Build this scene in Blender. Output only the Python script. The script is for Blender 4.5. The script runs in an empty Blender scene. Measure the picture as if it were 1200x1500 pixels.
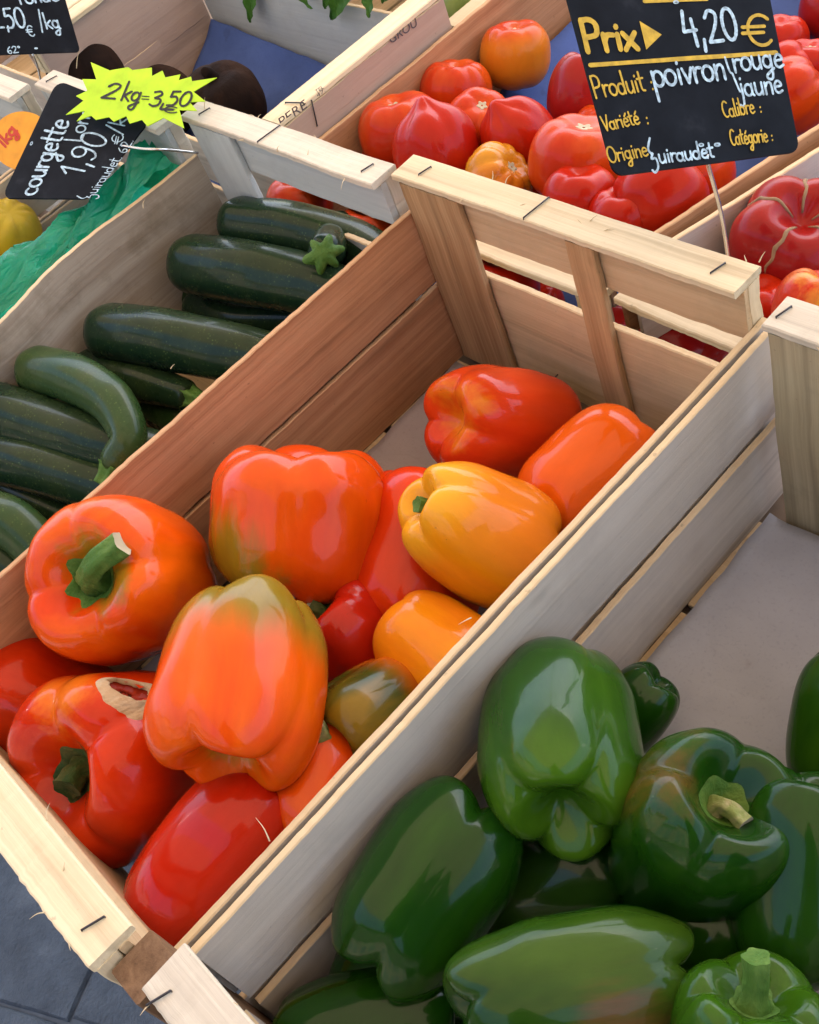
import bpy, math, random
import numpy as np
from mathutils import Vector, Matrix, noise
random.seed(7)
S = bpy.context.scene
COL = S.collection

# ------------------------------------------------------------ camera, sky, sun, exposure
cd = bpy.data.cameras.new('camera')
cam = bpy.data.objects.new('camera', cd)
COL.objects.link(cam)
cam.location = (0.6755, 0.0656, 0.7009)
cam.rotation_euler = (0.69473, 0.30312, 0.78705)
cd.sensor_fit = 'HORIZONTAL'
cd.sensor_width = 36
cd.lens = 50.59
cd.clip_start = 0.01
cd.clip_end = 500
S.camera = cam

SUN_EL, SUN_AZ = math.radians(58), math.radians(-25)
W = bpy.data.worlds.new('World')
S.world = W
W.use_nodes = True
nt = W.node_tree
bg = nt.nodes['Background']
sky = nt.nodes.new('ShaderNodeTexSky')
sky.sky_type = 'NISHITA'
sky.sun_disc = False
sky.sun_elevation = SUN_EL
sky.sun_rotation = SUN_AZ
sky.air_density = 1.0
sky.dust_density = 4.0
sky.ozone_density = 0.6
nt.links.new(sky.outputs[0], bg.inputs['Color'])
bg.inputs['Strength'].default_value = 0.15
sl = bpy.data.lights.new('sun', 'SUN')
sl.energy = 4.0
sl.angle = math.radians(0.5)
sl.color = (1.0, 0.94, 0.84)
so = bpy.data.objects.new('sun', sl)
COL.objects.link(so)
sdir = Vector((math.sin(SUN_AZ) * math.cos(SUN_EL), math.cos(SUN_AZ) * math.cos(SUN_EL), math.sin(SUN_EL)))
so.rotation_euler = (-sdir).to_track_quat('-Z', 'Y').to_euler()
so.location = (0, 0, 5)
S.view_settings.view_transform = 'Standard'
S.view_settings.look = 'None'
S.view_settings.gamma = 1
S.view_settings.exposure = 2.15
S.cycles.max_bounces = 10
S.cycles.diffuse_bounces = 2
S.cycles.use_denoising = True

# ------------------------------------------------------------ helpers
WORLD = {}

def tag(o, label=None, cat=None, group=None, kind=None):
    if label: o['label'] = label
    if cat: o['category'] = cat
    if group: o['group'] = group
    if kind: o['kind'] = kind
    return o

def place(o, M, parent=None):
    COL.objects.link(o)
    WORLD[o.name] = M.copy()
    if parent:
        o.parent = parent
        o.matrix_parent_inverse = Matrix.Identity(4)
        o.matrix_basis = WORLD[parent.name].inverted() @ M
    else:
        o.matrix_basis = M
    return o

def empty(name, loc):
    o = bpy.data.objects.new(name, None)
    o.empty_display_size = 0.02
    return place(o, Matrix.Translation(Vector(loc)))

def mesh_obj(name, verts, faces, mat, M=None, parent=None, smooth=True):
    me = bpy.data.meshes.new(name)
    me.from_pydata([tuple(v) for v in verts], [], [tuple(f) for f in faces])
    if smooth:
        me.polygons.foreach_set('use_smooth', [True] * len(me.polygons))
    if mat: me.materials.append(mat)
    me.update()
    o = bpy.data.objects.new(name, me)
    return place(o, M if M is not None else Matrix.Identity(4), parent)

def frame(origin, x, z):
    x = Vector(x).normalized()
    z = Vector(z)
    z = (z - x * z.dot(x)).normalized()
    y = z.cross(x)
    M = Matrix((x, y, z)).transposed().to_4x4()
    M.translation = Vector(origin)
    return M

def grid_faces(nu, nv, close_u=False):
    F = []
    for i in range(nu if close_u else nu - 1):
        for j in range(nv - 1):
            a = i * nv + j
            b = ((i + 1) % nu) * nv + j
            F.append((a, b, b + 1, a + 1))
    return F

def catmull(pts, n=8):
    P = [Vector(p) for p in pts]
    if len(P) < 3:
        return P
    P = [P[0] * 2 - P[1]] + P + [P[-1] * 2 - P[-2]]
    out = []
    for i in range(1, len(P) - 2):
        a, b, c, d = P[i - 1:i + 3]
        for k in range(n):
            t = k / n
            out.append(0.5 * ((2 * b) + (c - a) * t + (2 * a - 5 * b + 4 * c - d) * t * t + (3 * b - a - 3 * c + d) * t ** 3))
    out.append(P[-2].copy())
    return out

def tube(path, radii, nseg=12, cap=True):
    """verts, faces of a tube along a list of Vectors"""
    V, F = [], []
    n = len(path)
    prev = None
    for i, p in enumerate(path):
        t = (path[min(i + 1, n - 1)] - path[max(i - 1, 0)]).normalized()
        if prev is None:
            a = Vector((0, 0, 1)) if abs(t.z) < 0.9 else Vector((1, 0, 0))
            u = t.cross(a).normalized()
        else:
            u = (prev - t * prev.dot(t)).normalized()
        prev = u
        v = t.cross(u)
        r = radii[i] if hasattr(radii, '__len__') else radii
        for k in range(nseg):
            a = 2 * math.pi * k / nseg
            V.append(p + u * (r * math.cos(a)) + v * (r * math.sin(a)))
    for i in range(n - 1):
        for k in range(nseg):
            k2 = (k + 1) % nseg
            F.append((i * nseg + k, i * nseg + k2, (i + 1) * nseg + k2, (i + 1) * nseg + k))
    if cap:
        F.append(tuple(range(nseg))[::-1])
        F.append(tuple((n - 1) * nseg + k for k in range(nseg)))
    return V, F

# ------------------------------------------------------------ materials
def new_mat(name):
    m = bpy.data.materials.new(name)
    m.use_nodes = True
    t = m.node_tree
    return m, t, t.nodes['Principled BSDF']

def nd(t, typ, **kw):
    n = t.nodes.new(typ)
    for k, v in kw.items():
        if k in n.inputs: n.inputs[k].default_value = v
        else: setattr(n, k, v)
    return n

def ramp(t, fac, stops):
    r = t.nodes.new('ShaderNodeValToRGB')
    el = r.color_ramp.elements
    while len(el) < len(stops): el.new(0.5)
    for e, (p, c) in zip(el, stops):
        e.position = p
        e.color = (*c, 1) if len(c) == 3 else c
    t.links.new(fac, r.inputs[0])
    return r.outputs[0]

def mixc(t, fac, a, b, mode='MIX'):
    m = t.nodes.new('ShaderNodeMix')
    m.data_type = 'RGBA'
    m.blend_type = mode
    for s, v in ((0, fac), (6, a), (7, b)):
        if hasattr(v, 'is_linked') or isinstance(v, bpy.types.NodeSocket): t.links.new(v, m.inputs[s])
        elif s == 0: m.inputs[s].default_value = v
        else: m.inputs[s].default_value = (*v, 1)
    return m.outputs[2]

def math_n(t, op, a, b=None, clamp=False):
    m = t.nodes.new('ShaderNodeMath')
    m.operation = op
    m.use_clamp = clamp
    for i, v in enumerate((a, b)):
        if v is None: continue
        if isinstance(v, bpy.types.NodeSocket): t.links.new(v, m.inputs[i])
        else: m.inputs[i].default_value = v
    return m.outputs[0]

def obj_coords(t, scale=(1, 1, 1), rnd=True):
    tc = t.nodes.new('ShaderNodeTexCoord')
    mp = t.nodes.new('ShaderNodeMapping')
    mp.inputs['Scale'].default_value = scale
    t.links.new(tc.outputs['Object'], mp.inputs['Vector'])
    if rnd:
        oi = t.nodes.new('ShaderNodeObjectInfo')
        ml = math_n(t, 'MULTIPLY', oi.outputs['Random'], 37.0)
        cb = t.nodes.new('ShaderNodeCombineXYZ')
        for i in range(3): t.links.new(ml, cb.inputs[i])
        t.links.new(cb.outputs[0], mp.inputs['Location'])
    return mp.outputs[0]

def noise_n(t, vec, scale, detail=4, rough=0.55, dist=0.0):
    n = t.nodes.new('ShaderNodeTexNoise')
    n.inputs['Scale'].default_value = scale
    n.inputs['Detail'].default_value = detail
    n.inputs['Roughness'].default_value = rough
    n.inputs['Distortion'].default_value = dist
    t.links.new(vec, n.inputs['Vector'])
    return n.outputs['Fac']

def bump(t, b, height, strength=0.3, dist=0.001):
    n = t.nodes.new('ShaderNodeBump')
    n.inputs['Strength'].default_value = strength
    n.inputs['Distance'].default_value = dist
    t.links.new(height, n.inputs['Height'])
    t.links.new(n.outputs[0], b.inputs['Normal'])

def grain_coords(t, scale):
    a = t.nodes.new('ShaderNodeAttribute')
    a.attribute_name = 'grain'
    mp = t.nodes.new('ShaderNodeMapping')
    mp.inputs['Scale'].default_value = scale
    t.links.new(a.outputs['Vector'], mp.inputs['Vector'])
    return mp.outputs[0]

def wood(name, light, dark, grain=1.0, stain=0.25, stain_col=(0.12, 0.1, 0.09), rough=0.72, knots=0.6):
    m, t, b = new_mat(name)
    v = grain_coords(t, (2.0, 26, 26))
    v2 = grain_coords(t, (1, 1, 1))
    big = noise_n(t, v, 1.3, 3, 0.5, 0.8)
    mid = noise_n(t, grain_coords(t, (2.6, 120, 120)), 1.0, 5, 0.65, 0.5)
    fine = noise_n(t, grain_coords(t, (14, 620, 620)), 1.0, 3, 0.7)
    g = math_n(t, 'ADD', math_n(t, 'MULTIPLY', mid, 0.50), math_n(t, 'MULTIPLY', big, 0.28))
    g = math_n(t, 'ADD', g, math_n(t, 'MULTIPLY', fine, 0.22))
    c = ramp(t, g, [(0.5 - 0.14 / grain, dark), (0.5 + 0.10 / grain, light)])
    # long darker streaks in the timber
    stk = ramp(t, noise_n(t, grain_coords(t, (3.2, 85, 85)), 1.0, 2, 0.5), [(0.60, (0, 0, 0)), (0.74, (1, 1, 1))])
    c = mixc(t, math_n(t, 'MULTIPLY', stk, 0.45), c, tuple(x * 0.55 for x in dark))
    # per board tone
    oi = t.nodes.new('ShaderNodeObjectInfo')
    tone = math_n(t, 'ADD', math_n(t, 'MULTIPLY', oi.outputs['Random'], 0.22), 0.88)
    hsv = t.nodes.new('ShaderNodeHueSaturation')
    t.links.new(tone, hsv.inputs['Value'])
    t.links.new(c, hsv.inputs['Color'])
    c = hsv.outputs[0]
    # knots and dirt
    vo = t.nodes.new('ShaderNodeTexVoronoi')
    vk = grain_coords(t, (9, 22, 22))
    t.links.new(vk, vo.inputs['Vector'])
    vo.inputs['Scale'].default_value = 1.0
    kn = ramp(t, vo.outputs['Distance'], [(0.04, (1, 1, 1)), (0.12, (0, 0, 0))])
    gate = ramp(t, noise_n(t, v2, 9, 1), [(0.56, (0, 0, 0)), (0.62, (1, 1, 1))])
    kf = math_n(t, 'MULTIPLY', math_n(t, 'MULTIPLY', kn, gate), knots)
    c = mixc(t, kf, c, (dark[0] * 0.25, dark[1] * 0.22, dark[2] * 0.2))
    st = ramp(t, noise_n(t, v2, 17, 6, 0.65), [(0.5, (0, 0, 0)), (0.78, (1, 1, 1))])
    c = mixc(t, math_n(t, 'MULTIPLY', st, stain), c, stain_col)
    sp = ramp(t, noise_n(t, v2, 160, 2), [(0.70, (0, 0, 0)), (0.76, (1, 1, 1))])
    c = mixc(t, math_n(t, 'MULTIPLY', sp, 0.35), c, stain_col)
    t.links.new(c, b.inputs['Base Color'])
    b.inputs['Roughness'].default_value = rough
    b.inputs['Specular IOR Level'].default_value = 0.25
    bump(t, b, g, 0.5, 0.002)
    return m

M_RAIL = wood('pale_poplar', (0.78, 0.65, 0.43), (0.60, 0.46, 0.27), 0.9, 0.12, (0.3, 0.22, 0.13), knots=0.2)
M_RAILG = wood('weathered_poplar', (0.72, 0.65, 0.52), (0.54, 0.47, 0.37), 0.9, 0.3, (0.22, 0.2, 0.16), knots=0.3)
M_TAN = wood('tan_pine', (0.56, 0.36, 0.18), (0.34, 0.19, 0.085), 1.2, 0.2)
M_BOARD = wood('beige_veneer', (0.66, 0.49, 0.29), (0.50, 0.34, 0.18), 0.9, 0.25, knots=0.3)
M_RED = wood('reddish_veneer', (0.56, 0.285, 0.14), (0.35, 0.15, 0.065), 1.1, 0.2, (0.07, 0.03, 0.02))
M_GREY = wood('grey_veneer', (0.61, 0.54, 0.46), (0.48, 0.415, 0.345), 0.8, 0.28, (0.2, 0.16, 0.13), knots=0.2)
M_OLD = wood('old_mottled_veneer', (0.46, 0.39, 0.30), (0.27, 0.21, 0.15), 0.9, 0.8, (0.14, 0.11, 0.06), knots=0.7)
M_BLUE = wood('blue_grey_veneer', (0.55, 0.58, 0.56), (0.43, 0.46, 0.45), 0.7, 0.3, (0.2, 0.19, 0.18), knots=0.6)
M_PINK = wood('pinkish_veneer', (0.56, 0.40, 0.31), (0.46, 0.31, 0.23), 0.7, 0.1, knots=0.1)
M_OLIVE = wood('olive_stained_pine', (0.50, 0.42, 0.27), (0.32, 0.26, 0.16), 1.1, 0.45, (0.05, 0.05, 0.045), knots=0.9)
M_BROWN = wood('brown_block', (0.24, 0.14, 0.075), (0.13, 0.07, 0.035), 1.2, 0.4, (0.05, 0.03, 0.02))

M_EDGE = wood('sawn_edge', (0.74, 0.57, 0.35), (0.58, 0.41, 0.22), 0.8, 0.15, knots=0.0)
M_EDGER = wood('sawn_edge_reddish', (0.62, 0.38, 0.20), (0.46, 0.25, 0.12), 0.8, 0.15, knots=0.0)

def plain(name, col, rough=0.5, metal=0.0, spec=0.5, var=0.15, sc=60):
    m, t, b = new_mat(name)
    v = obj_coords(t)
    n = noise_n(t, v, sc, 4)
    c = ramp(t, n, [(0.3, tuple(x * (1 - var * 1.2) for x in col)), (0.7, tuple(min(1, x * (1 + var * 0.8)) for x in col))])
    t.links.new(c, b.inputs['Base Color'])
    b.inputs['Roughness'].default_value = rough
    b.inputs['Metallic'].default_value = metal
    b.inputs['Specular IOR Level'].default_value = spec
    return m

M_STAPLE = plain('dark_steel', (0.06, 0.055, 0.06), 0.45, 0.7)
M_WIRE = plain('bright_steel', (0.75, 0.75, 0.75), 0.25, 1.0)
M_TABLE = plain('trestle_wood', (0.16, 0.11, 0.07), 0.8)
M_CHALK = plain('pale_chalk_ink', (0.42, 0.58, 0.70), 0.8, var=0.45, sc=330)
M_YINK = plain('yellow_print', (0.55, 0.36, 0.03), 0.7, var=0.25, sc=200)
M_STAMP = plain('grey_stamp_ink', (0.10, 0.08, 0.085), 0.9)
M_BLACKINK = plain('black_marker', (0.012, 0.012, 0.012), 0.6)
M_REDINK = plain('red_print', (0.55, 0.04, 0.015), 0.6)

def paper(name, col, var=0.12, rough=0.85, vein=0.0):
    m, t, b = new_mat(name)
    v = obj_coords(t)
    n = noise_n(t, v, 9, 5, 0.6)
    f = noise_n(t, v, 420, 3)
    c = ramp(t, n, [(0.3, tuple(x * (1 - var) for x in col)), (0.7, tuple(x * (1 + var) for x in col))])
    c = mixc(t, math_n(t, 'MULTIPLY', ramp(t, f, [(0.55, (0, 0, 0)), (0.75, (1, 1, 1))]), 0.3), c, tuple(x * 0.6 for x in col))
    sp = ramp(t, noise_n(t, v, 38, 3, 0.5), [(0.66, (0, 0, 0)), (0.72, (1, 1, 1))])
    c = mixc(t, math_n(t, 'MULTIPLY', sp, 0.35), c, (col[0] * 0.6, col[1] * 0.52, col[2] * 0.45))
    t.links.new(c, b.inputs['Base Color'])
    b.inputs['Roughness'].default_value = rough
    b.inputs['Specular IOR Level'].default_value = 0.2
    cr = t.nodes.new('ShaderNodeTexVoronoi'); cr.feature = 'DISTANCE_TO_EDGE'
    cr.inputs['Scale'].default_value = 11
    t.links.new(v, cr.inputs['Vector'])
    ce = ramp(t, cr.outputs['Distance'], [(0.0, (0, 0, 0)), (0.05, (1, 1, 1))])
    bump(t, b, math_n(t, 'ADD', math_n(t, 'MULTIPLY', ce, 0.5), math_n(t, 'MULTIPLY', n, 1.5)), 0.25, 0.002)
    return m

M_PMAUVE = paper('mauve_grey_paper', (0.36, 0.30, 0.29))
M_PGREY = paper('grey_paper', (0.34, 0.34, 0.37))
M_PBLUE = paper('blue_paper', (0.065, 0.11, 0.30), 0.25)

def slate():
    m, t, b = new_mat('black_slate_board')
    v = obj_coords(t)
    n = noise_n(t, v, 45, 5)
    c = ramp(t, n, [(0.35, (0.004, 0.006, 0.010)), (0.62, (0.008, 0.011, 0.017)), (0.85, (0.028, 0.032, 0.042))])
    t.links.new(c, b.inputs['Base Color'])
    b.inputs['Roughness'].default_value = 0.55
    b.inputs['Specular IOR Level'].default_value = 0.08
    bump(t, b, noise_n(t, v, 300, 2), 0.08, 0.0004)
    return m
M_SLATE = slate()
M_STAR = plain('fluorescent_card', (0.50, 0.80, 0.02), 0.7)
M_DISC = plain('orange_card', (0.80, 0.34, 0.015), 0.6)

# skin of fruit. a: main colour, b: second colour in soft blotches, c: end / patch colour
def skin(name, a, b_, c=None, grad=None, patch=None, rough=0.2, coat=0.35, speck=None, scale=18, blot=(0.42, 0.66), bstr=0.11):
    """grad=(z0,z1): colour c towards that end; patch=list of (dir, lo, hi, colour)"""
    m, t, b = new_mat(name)
    tc = t.nodes.new('ShaderNodeTexCoord')
    v = tc.outputs['Object']
    vs = t.nodes.new('ShaderNodeMapping')
    vs.inputs['Scale'].default_value = (1, 1, 0.35)
    vs.inputs['Location'].default_value = (random.uniform(0, 9), random.uniform(0, 9), random.uniform(0, 9))
    t.links.new(v, vs.inputs['Vector'])
    n1 = noise_n(t, vs.outputs[0], scale, 4, 0.55, 0.4)
    col = mixc(t, ramp(t, n1, [(blot[0], (0, 0, 0)), (blot[1], (1, 1, 1))]), a, b_)
    n2 = noise_n(t, vs.outputs[0], scale * 2.2, 5, 0.6)
    if c and grad:
        sx = t.nodes.new('ShaderNodeSeparateXYZ')
        t.links.new(v, sx.inputs[0])
        zz = math_n(t, 'ADD', sx.outputs[2], math_n(t, 'MULTIPLY', math_n(t, 'SUBTRACT', n1, 0.5), abs(grad[1] - grad[0]) * 1.6))
        mr = t.nodes.new('ShaderNodeMapRange')
        mr.interpolation_type = 'SMOOTHSTEP'
        mr.inputs[1].default_value = grad[0]
        mr.inputs[2].default_value = grad[1]
        t.links.new(zz, mr.inputs[0])
        col = mixc(t, mr.outputs[0], col, c)
    vp = t.nodes.new('ShaderNodeMapping')
    vp.inputs['Scale'].default_value = (1, 1, 0.14)
    t.links.new(v, vp.inputs['Vector'])
    n3 = noise_n(t, vp.outputs[0], scale * 2.6, 5, 0.6)
    for (d, lo, hi, pc) in (patch or []):
        nv = t.nodes.new('ShaderNodeVectorMath'); nv.operation = 'NORMALIZE'
        t.links.new(v, nv.inputs[0])
        dp = t.nodes.new('ShaderNodeVectorMath'); dp.operation = 'DOT_PRODUCT'
        t.links.new(nv.outputs[0], dp.inputs[0])
        dp.inputs[1].default_value = Vector(d).normalized()
        dd = math_n(t, 'ADD', dp.outputs['Value'], math_n(t, 'MULTIPLY', math_n(t, 'SUBTRACT', n3, 0.5), (hi - lo) * 2.4))
        mr = t.nodes.new('ShaderNodeMapRange')
        mr.interpolation_type = 'SMOOTHSTEP'
        mr.inputs[1].default_value = lo
        mr.inputs[2].default_value = hi
        t.links.new(dd, mr.inputs[0])
        col = mixc(t, mr.outputs[0], col, pc)
    if speck:
        vo = t.nodes.new('ShaderNodeTexVoronoi')
        vo.inputs['Scale'].default_value = 330
        t.links.new(v, vo.inputs['Vector'])
        sf = ramp(t, vo.outputs['Distance'], [(0.10, (1, 1, 1)), (0.32, (0, 0, 0))])
        sg = ramp(t, noise_n(t, v, 120, 2), [(0.42, (0, 0, 0)), (0.62, (1, 1, 1))])
        col = mixc(t, math_n(t, 'MULTIPLY', math_n(t, 'MULTIPLY', sf, sg), 0.6), col, speck)
    bl = ramp(t, noise_n(t, v, 210, 2, 0.5), [(0.735, (0, 0, 0)), (0.77, (1, 1, 1))])
    bg_ = ramp(t, noise_n(t, vs.outputs[0], scale * 1.3, 2), [(0.5, (0, 0, 0)), (0.65, (1, 1, 1))])
    col = mixc(t, math_n(t, 'MULTIPLY', math_n(t, 'MULTIPLY', bl, bg_), 0.55), col, (a[0] * 0.35 + 0.02, a[1] * 0.3 + 0.02, a[2] * 0.3 + 0.005))
    hv = t.nodes.new('ShaderNodeHueSaturation')
    t.links.new(math_n(t, 'ADD', math_n(t, 'MULTIPLY', noise_n(t, vs.outputs[0], scale * 3.5, 5, 0.65), 0.30), 0.85), hv.inputs['Value'])
    t.links.new(col, hv.inputs['Color'])
    col = hv.outputs[0]
    t.links.new(col, b.inputs['Base Color'])
    rr = math_n(t, 'ADD', math_n(t, 'MULTIPLY', n2, 0.16), rough - 0.06)
    t.links.new(rr, b.inputs['Roughness'])
    b.inputs['Coat Weight'].default_value = coat * 0.9
    b.inputs['Specular IOR Level'].default_value = 0.12
    b.inputs['Coat Roughness'].default_value = 0.05
    fine = noise_n(t, v, 260, 3)
    md = noise_n(t, vs.outputs[0], scale * 5.5, 3, 0.5)
    bb = math_n(t, 'ADD', math_n(t, 'ADD', n2, math_n(t, 'MULTIPLY', md, 0.35)), math_n(t, 'MULTIPLY', fine, 0.05))
    bump(t, b, bb, bstr * 1.3, 0.006)
    return m

M_STEM = skin('green_stem', (0.07, 0.16, 0.03), (0.12, 0.22, 0.05), rough=0.45, coat=0.0, scale=90, bstr=0.3)
M_STEMD = skin('dark_stem', (0.035, 0.07, 0.018), (0.10, 0.10, 0.03), rough=0.55, coat=0.0, scale=90, bstr=0.3)
M_STEMP = skin('pale_stem', (0.20, 0.24, 0.07), (0.34, 0.30, 0.16), rough=0.55, coat=0.0, scale=90, bstr=0.3)
M_CUT = plain('dry_cut', (0.48, 0.42, 0.28), 0.8)

# ------------------------------------------------------------ fruit generators
def lobe_fn(n, seed, sharp=0.62):
    rg = random.Random(seed)
    w = [1 + rg.uniform(-0.22, 0.22) for _ in range(n)]
    s = sum(w)
    edges = [0]
    for x in w: edges.append(edges[-1] + x / s * 2 * math.pi)
    amp = [1 + rg.uniform(-0.3, 0.3) for _ in range(n)]
    off = rg.uniform(0, 6.28)

    def f(th):
        a = (th + off) % (2 * math.pi)
        for k in range(n):
            if a <= edges[k + 1] + 1e-9:
                u = (a - edges[k]) / (edges[k + 1] - edges[k])
                g = (max(0, math.sin(math.pi * u)) ** 2 + 0.012) ** (sharp / 2)
                return min(1, g), amp[k]
        return 1, 1
    return f

class Fruit:
    def __init__(s, R, H, n=4, depth=0.14, dip_t=0.35, dip_b=0.25, taper=0.05, e1=0.58, e2=0.58, seed=1, bend=0.0,
                 sharp=0.40, rough=0.05, shoulder=0.12, point=0.0, wob=20):
        s.__dict__.update(locals())
        s.f = lobe_fn(n, seed, sharp)

    def pt(s, phi, th):
        sp, c = math.sin(phi), math.cos(phi)
        rho = max(sp, 0) ** s.e1
        z = math.copysign(abs(c) ** s.e2, c)
        g, a = s.f(th)
        ends = abs(c) ** 1.2
        sh = (4 * rho * (1 - rho)) if rho > 0.5 else 1.0
        lob = 1 - s.depth * (1 - g) * (0.50 + 0.50 * ends)
        rad = rho * lob * (1 + s.taper * z)
        zz = z
        mid = math.exp(-((rho - 0.62) / 0.26) ** 2)
        if c > 0:
            zz += s.shoulder * (g * a - 0.5) * mid - s.dip_t * math.exp(-(rho / 0.36) ** 2)
        else:
            zz -= s.shoulder * (g * a - 0.55) * mid * 1.1 - s.dip_b * math.exp(-(rho / 0.34) ** 2)
            zz -= s.point * math.exp(-(rho / 0.3) ** 2)
        x, y, q = s.R * rad * math.cos(th), s.R * rad * math.sin(th), s.H / 2 * zz
        p = Vector((x, y, q))
        d = noise.noise(p * s.wob + Vector((s.seed * 3.1, s.seed * 1.7, 0)))
        d2 = noise.noise(p * s.wob * 2.3 + Vector((s.seed * 5.1, 0, s.seed)))
        p += Vector((math.cos(th), math.sin(th), 0.35 * z)) * (s.R * s.rough * (d * 1.2 + d2 * 0.5) * min(1, rho * 2.5))
        p.x += s.bend * s.R * (z * z)
        return p

    def mesh(s, nth=96, nph=64):
        V, F = [], []
        V.append(s.pt(0.0001, 0))
        for j in range(1, nph):
            phi = math.pi * j / nph
            # more rings near the ends
            phi = phi - 0.22 * math.sin(2 * phi)
            for i in range(nth):
                V.append(s.pt(phi, 2 * math.pi * i / nth))
        V.append(s.pt(math.pi - 0.0001, 0))
        for i in range(nth):
            F.append((0, 1 + i, 1 + (i + 1) % nth))
        for j in range(nph - 2):
            for i in range(nth):
                a, b = 1 + j * nth + i, 1 + j * nth + (i + 1) % nth
                F.append((a, a + nth, b + nth, b))
        e = len(V) - 1
        o = 1 + (nph - 2) * nth
        for i in range(nth):
            F.append((e, o + (i + 1) % nth, o + i))
        return V, F

def axis_frame(loc, axis, roll):
    a = Vector(axis).normalized()
    ref = Vector((0, 0, 1)) if abs(a.z) < 0.95 else Vector((1, 0, 0))
    x = ref.cross(a).normalized()
    M = frame(loc, x, a)
    return M @ Matrix.Rotation(math.radians(roll), 4, 'Z')

def LD(axis, roll, wdir):
    return tuple(axis_frame((0, 0, 0), axis, roll).to_3x3().inverted() @ Vector(wdir))

def calyx_mesh(fr, n, r0, amp, lift=0.0012, seed=0):
    V, F = [], []
    nth, nr = 40, 6
    for j in range(nr + 1):
        for i in range(nth):
            th = 2 * math.pi * i / nth
            rr = r0 * (1 + amp * math.cos(n * th + seed))
            phi = math.asin(min(1, max(0.001, (0.03 + (rr - 0.03) * j / nr)) ** (1 / fr.e1)))
            p = fr.pt(phi, th)
            V.append(p + Vector((0, 0, lift * (1.0 if j < nr else 0.15))))
    for j in range(nr):
        for i in range(nth):
            i2 = (i + 1) % nth
            F.append((j * nth + i, j * nth + i2, (j + 1) * nth + i2, (j + 1) * nth + i))
    return V, F

def stem_path(fr, length, lean, M):
    """lean: a world direction the stem bends to"""
    base = fr.pt(0.0001, 0)
    ld = (M.to_3x3().inverted() @ Vector(lean)).normalized() if lean is not None else Vector((0, 0, 1))
    p0 = base - Vector((0, 0, 0.002))
    p1 = p0 + Vector((0, 0, length * 0.3))
    p2 = p1 + (Vector((0, 0, 0.6)) + ld * 0.6).normalized() * length * 0.32
    p3 = p2 + ld * length * 0.4
    return catmull([p0, p1, p2, p3], 5)

def pepper(loc, axis, roll, fr, mat, label, group, stem=None, cat='pepper', name='bell_pepper'):
    """stem: dict(len, r, lean, mat, calyx) or None when the stem end is hidden"""
    M = axis_frame(loc, axis, roll)
    V, F = fr.mesh()
    o = mesh_obj(name, V, F, mat, M)
    tag(o, label, cat, group)
    if stem:
        V, F = calyx_mesh(fr, stem.get('n', 6), stem.get('calyx', 0.5), stem.get('amp', 0.12), 0.0014)
        mesh_obj('calyx', V, F, stem.get('cmat', stem['mat']), M, o)
        P = stem_path(fr, stem['len'], stem.get('lean'), M)
        r = stem['r']
        rad = [r * (1.65 - 0.75 * min(1, 2.2 * i / (len(P) - 1)) + 0.12 * (i / (len(P) - 1)) ** 4) for i in range(len(P))]
        NS = 24
        V, F = tube(P, rad, NS, cap=False)
        V = [P[i // NS] + (v - P[i // NS]) * (1 + 0.10 * math.cos(5 * 2 * math.pi * (i % NS) / NS + 0.15 * (i // NS)) + 0.16 * noise.noise(v * 260)) for i, v in enumerate(V)]
        st = mesh_obj('stem', V, F, stem['mat'], M, o)
        n = len(V)
        tip = V[-NS:]
        c = sum(tip, Vector()) / NS
        up = (P[-1] - P[-2]).normalized()
        Vc = [c - up * r * 0.25] + tip
        mesh_obj('stem_cut', Vc, [(0, 1 + i, 1 + (i + 1) % NS) for i in range(NS)], stem.get('cut', M_CUT), M, st)
    return o

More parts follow.
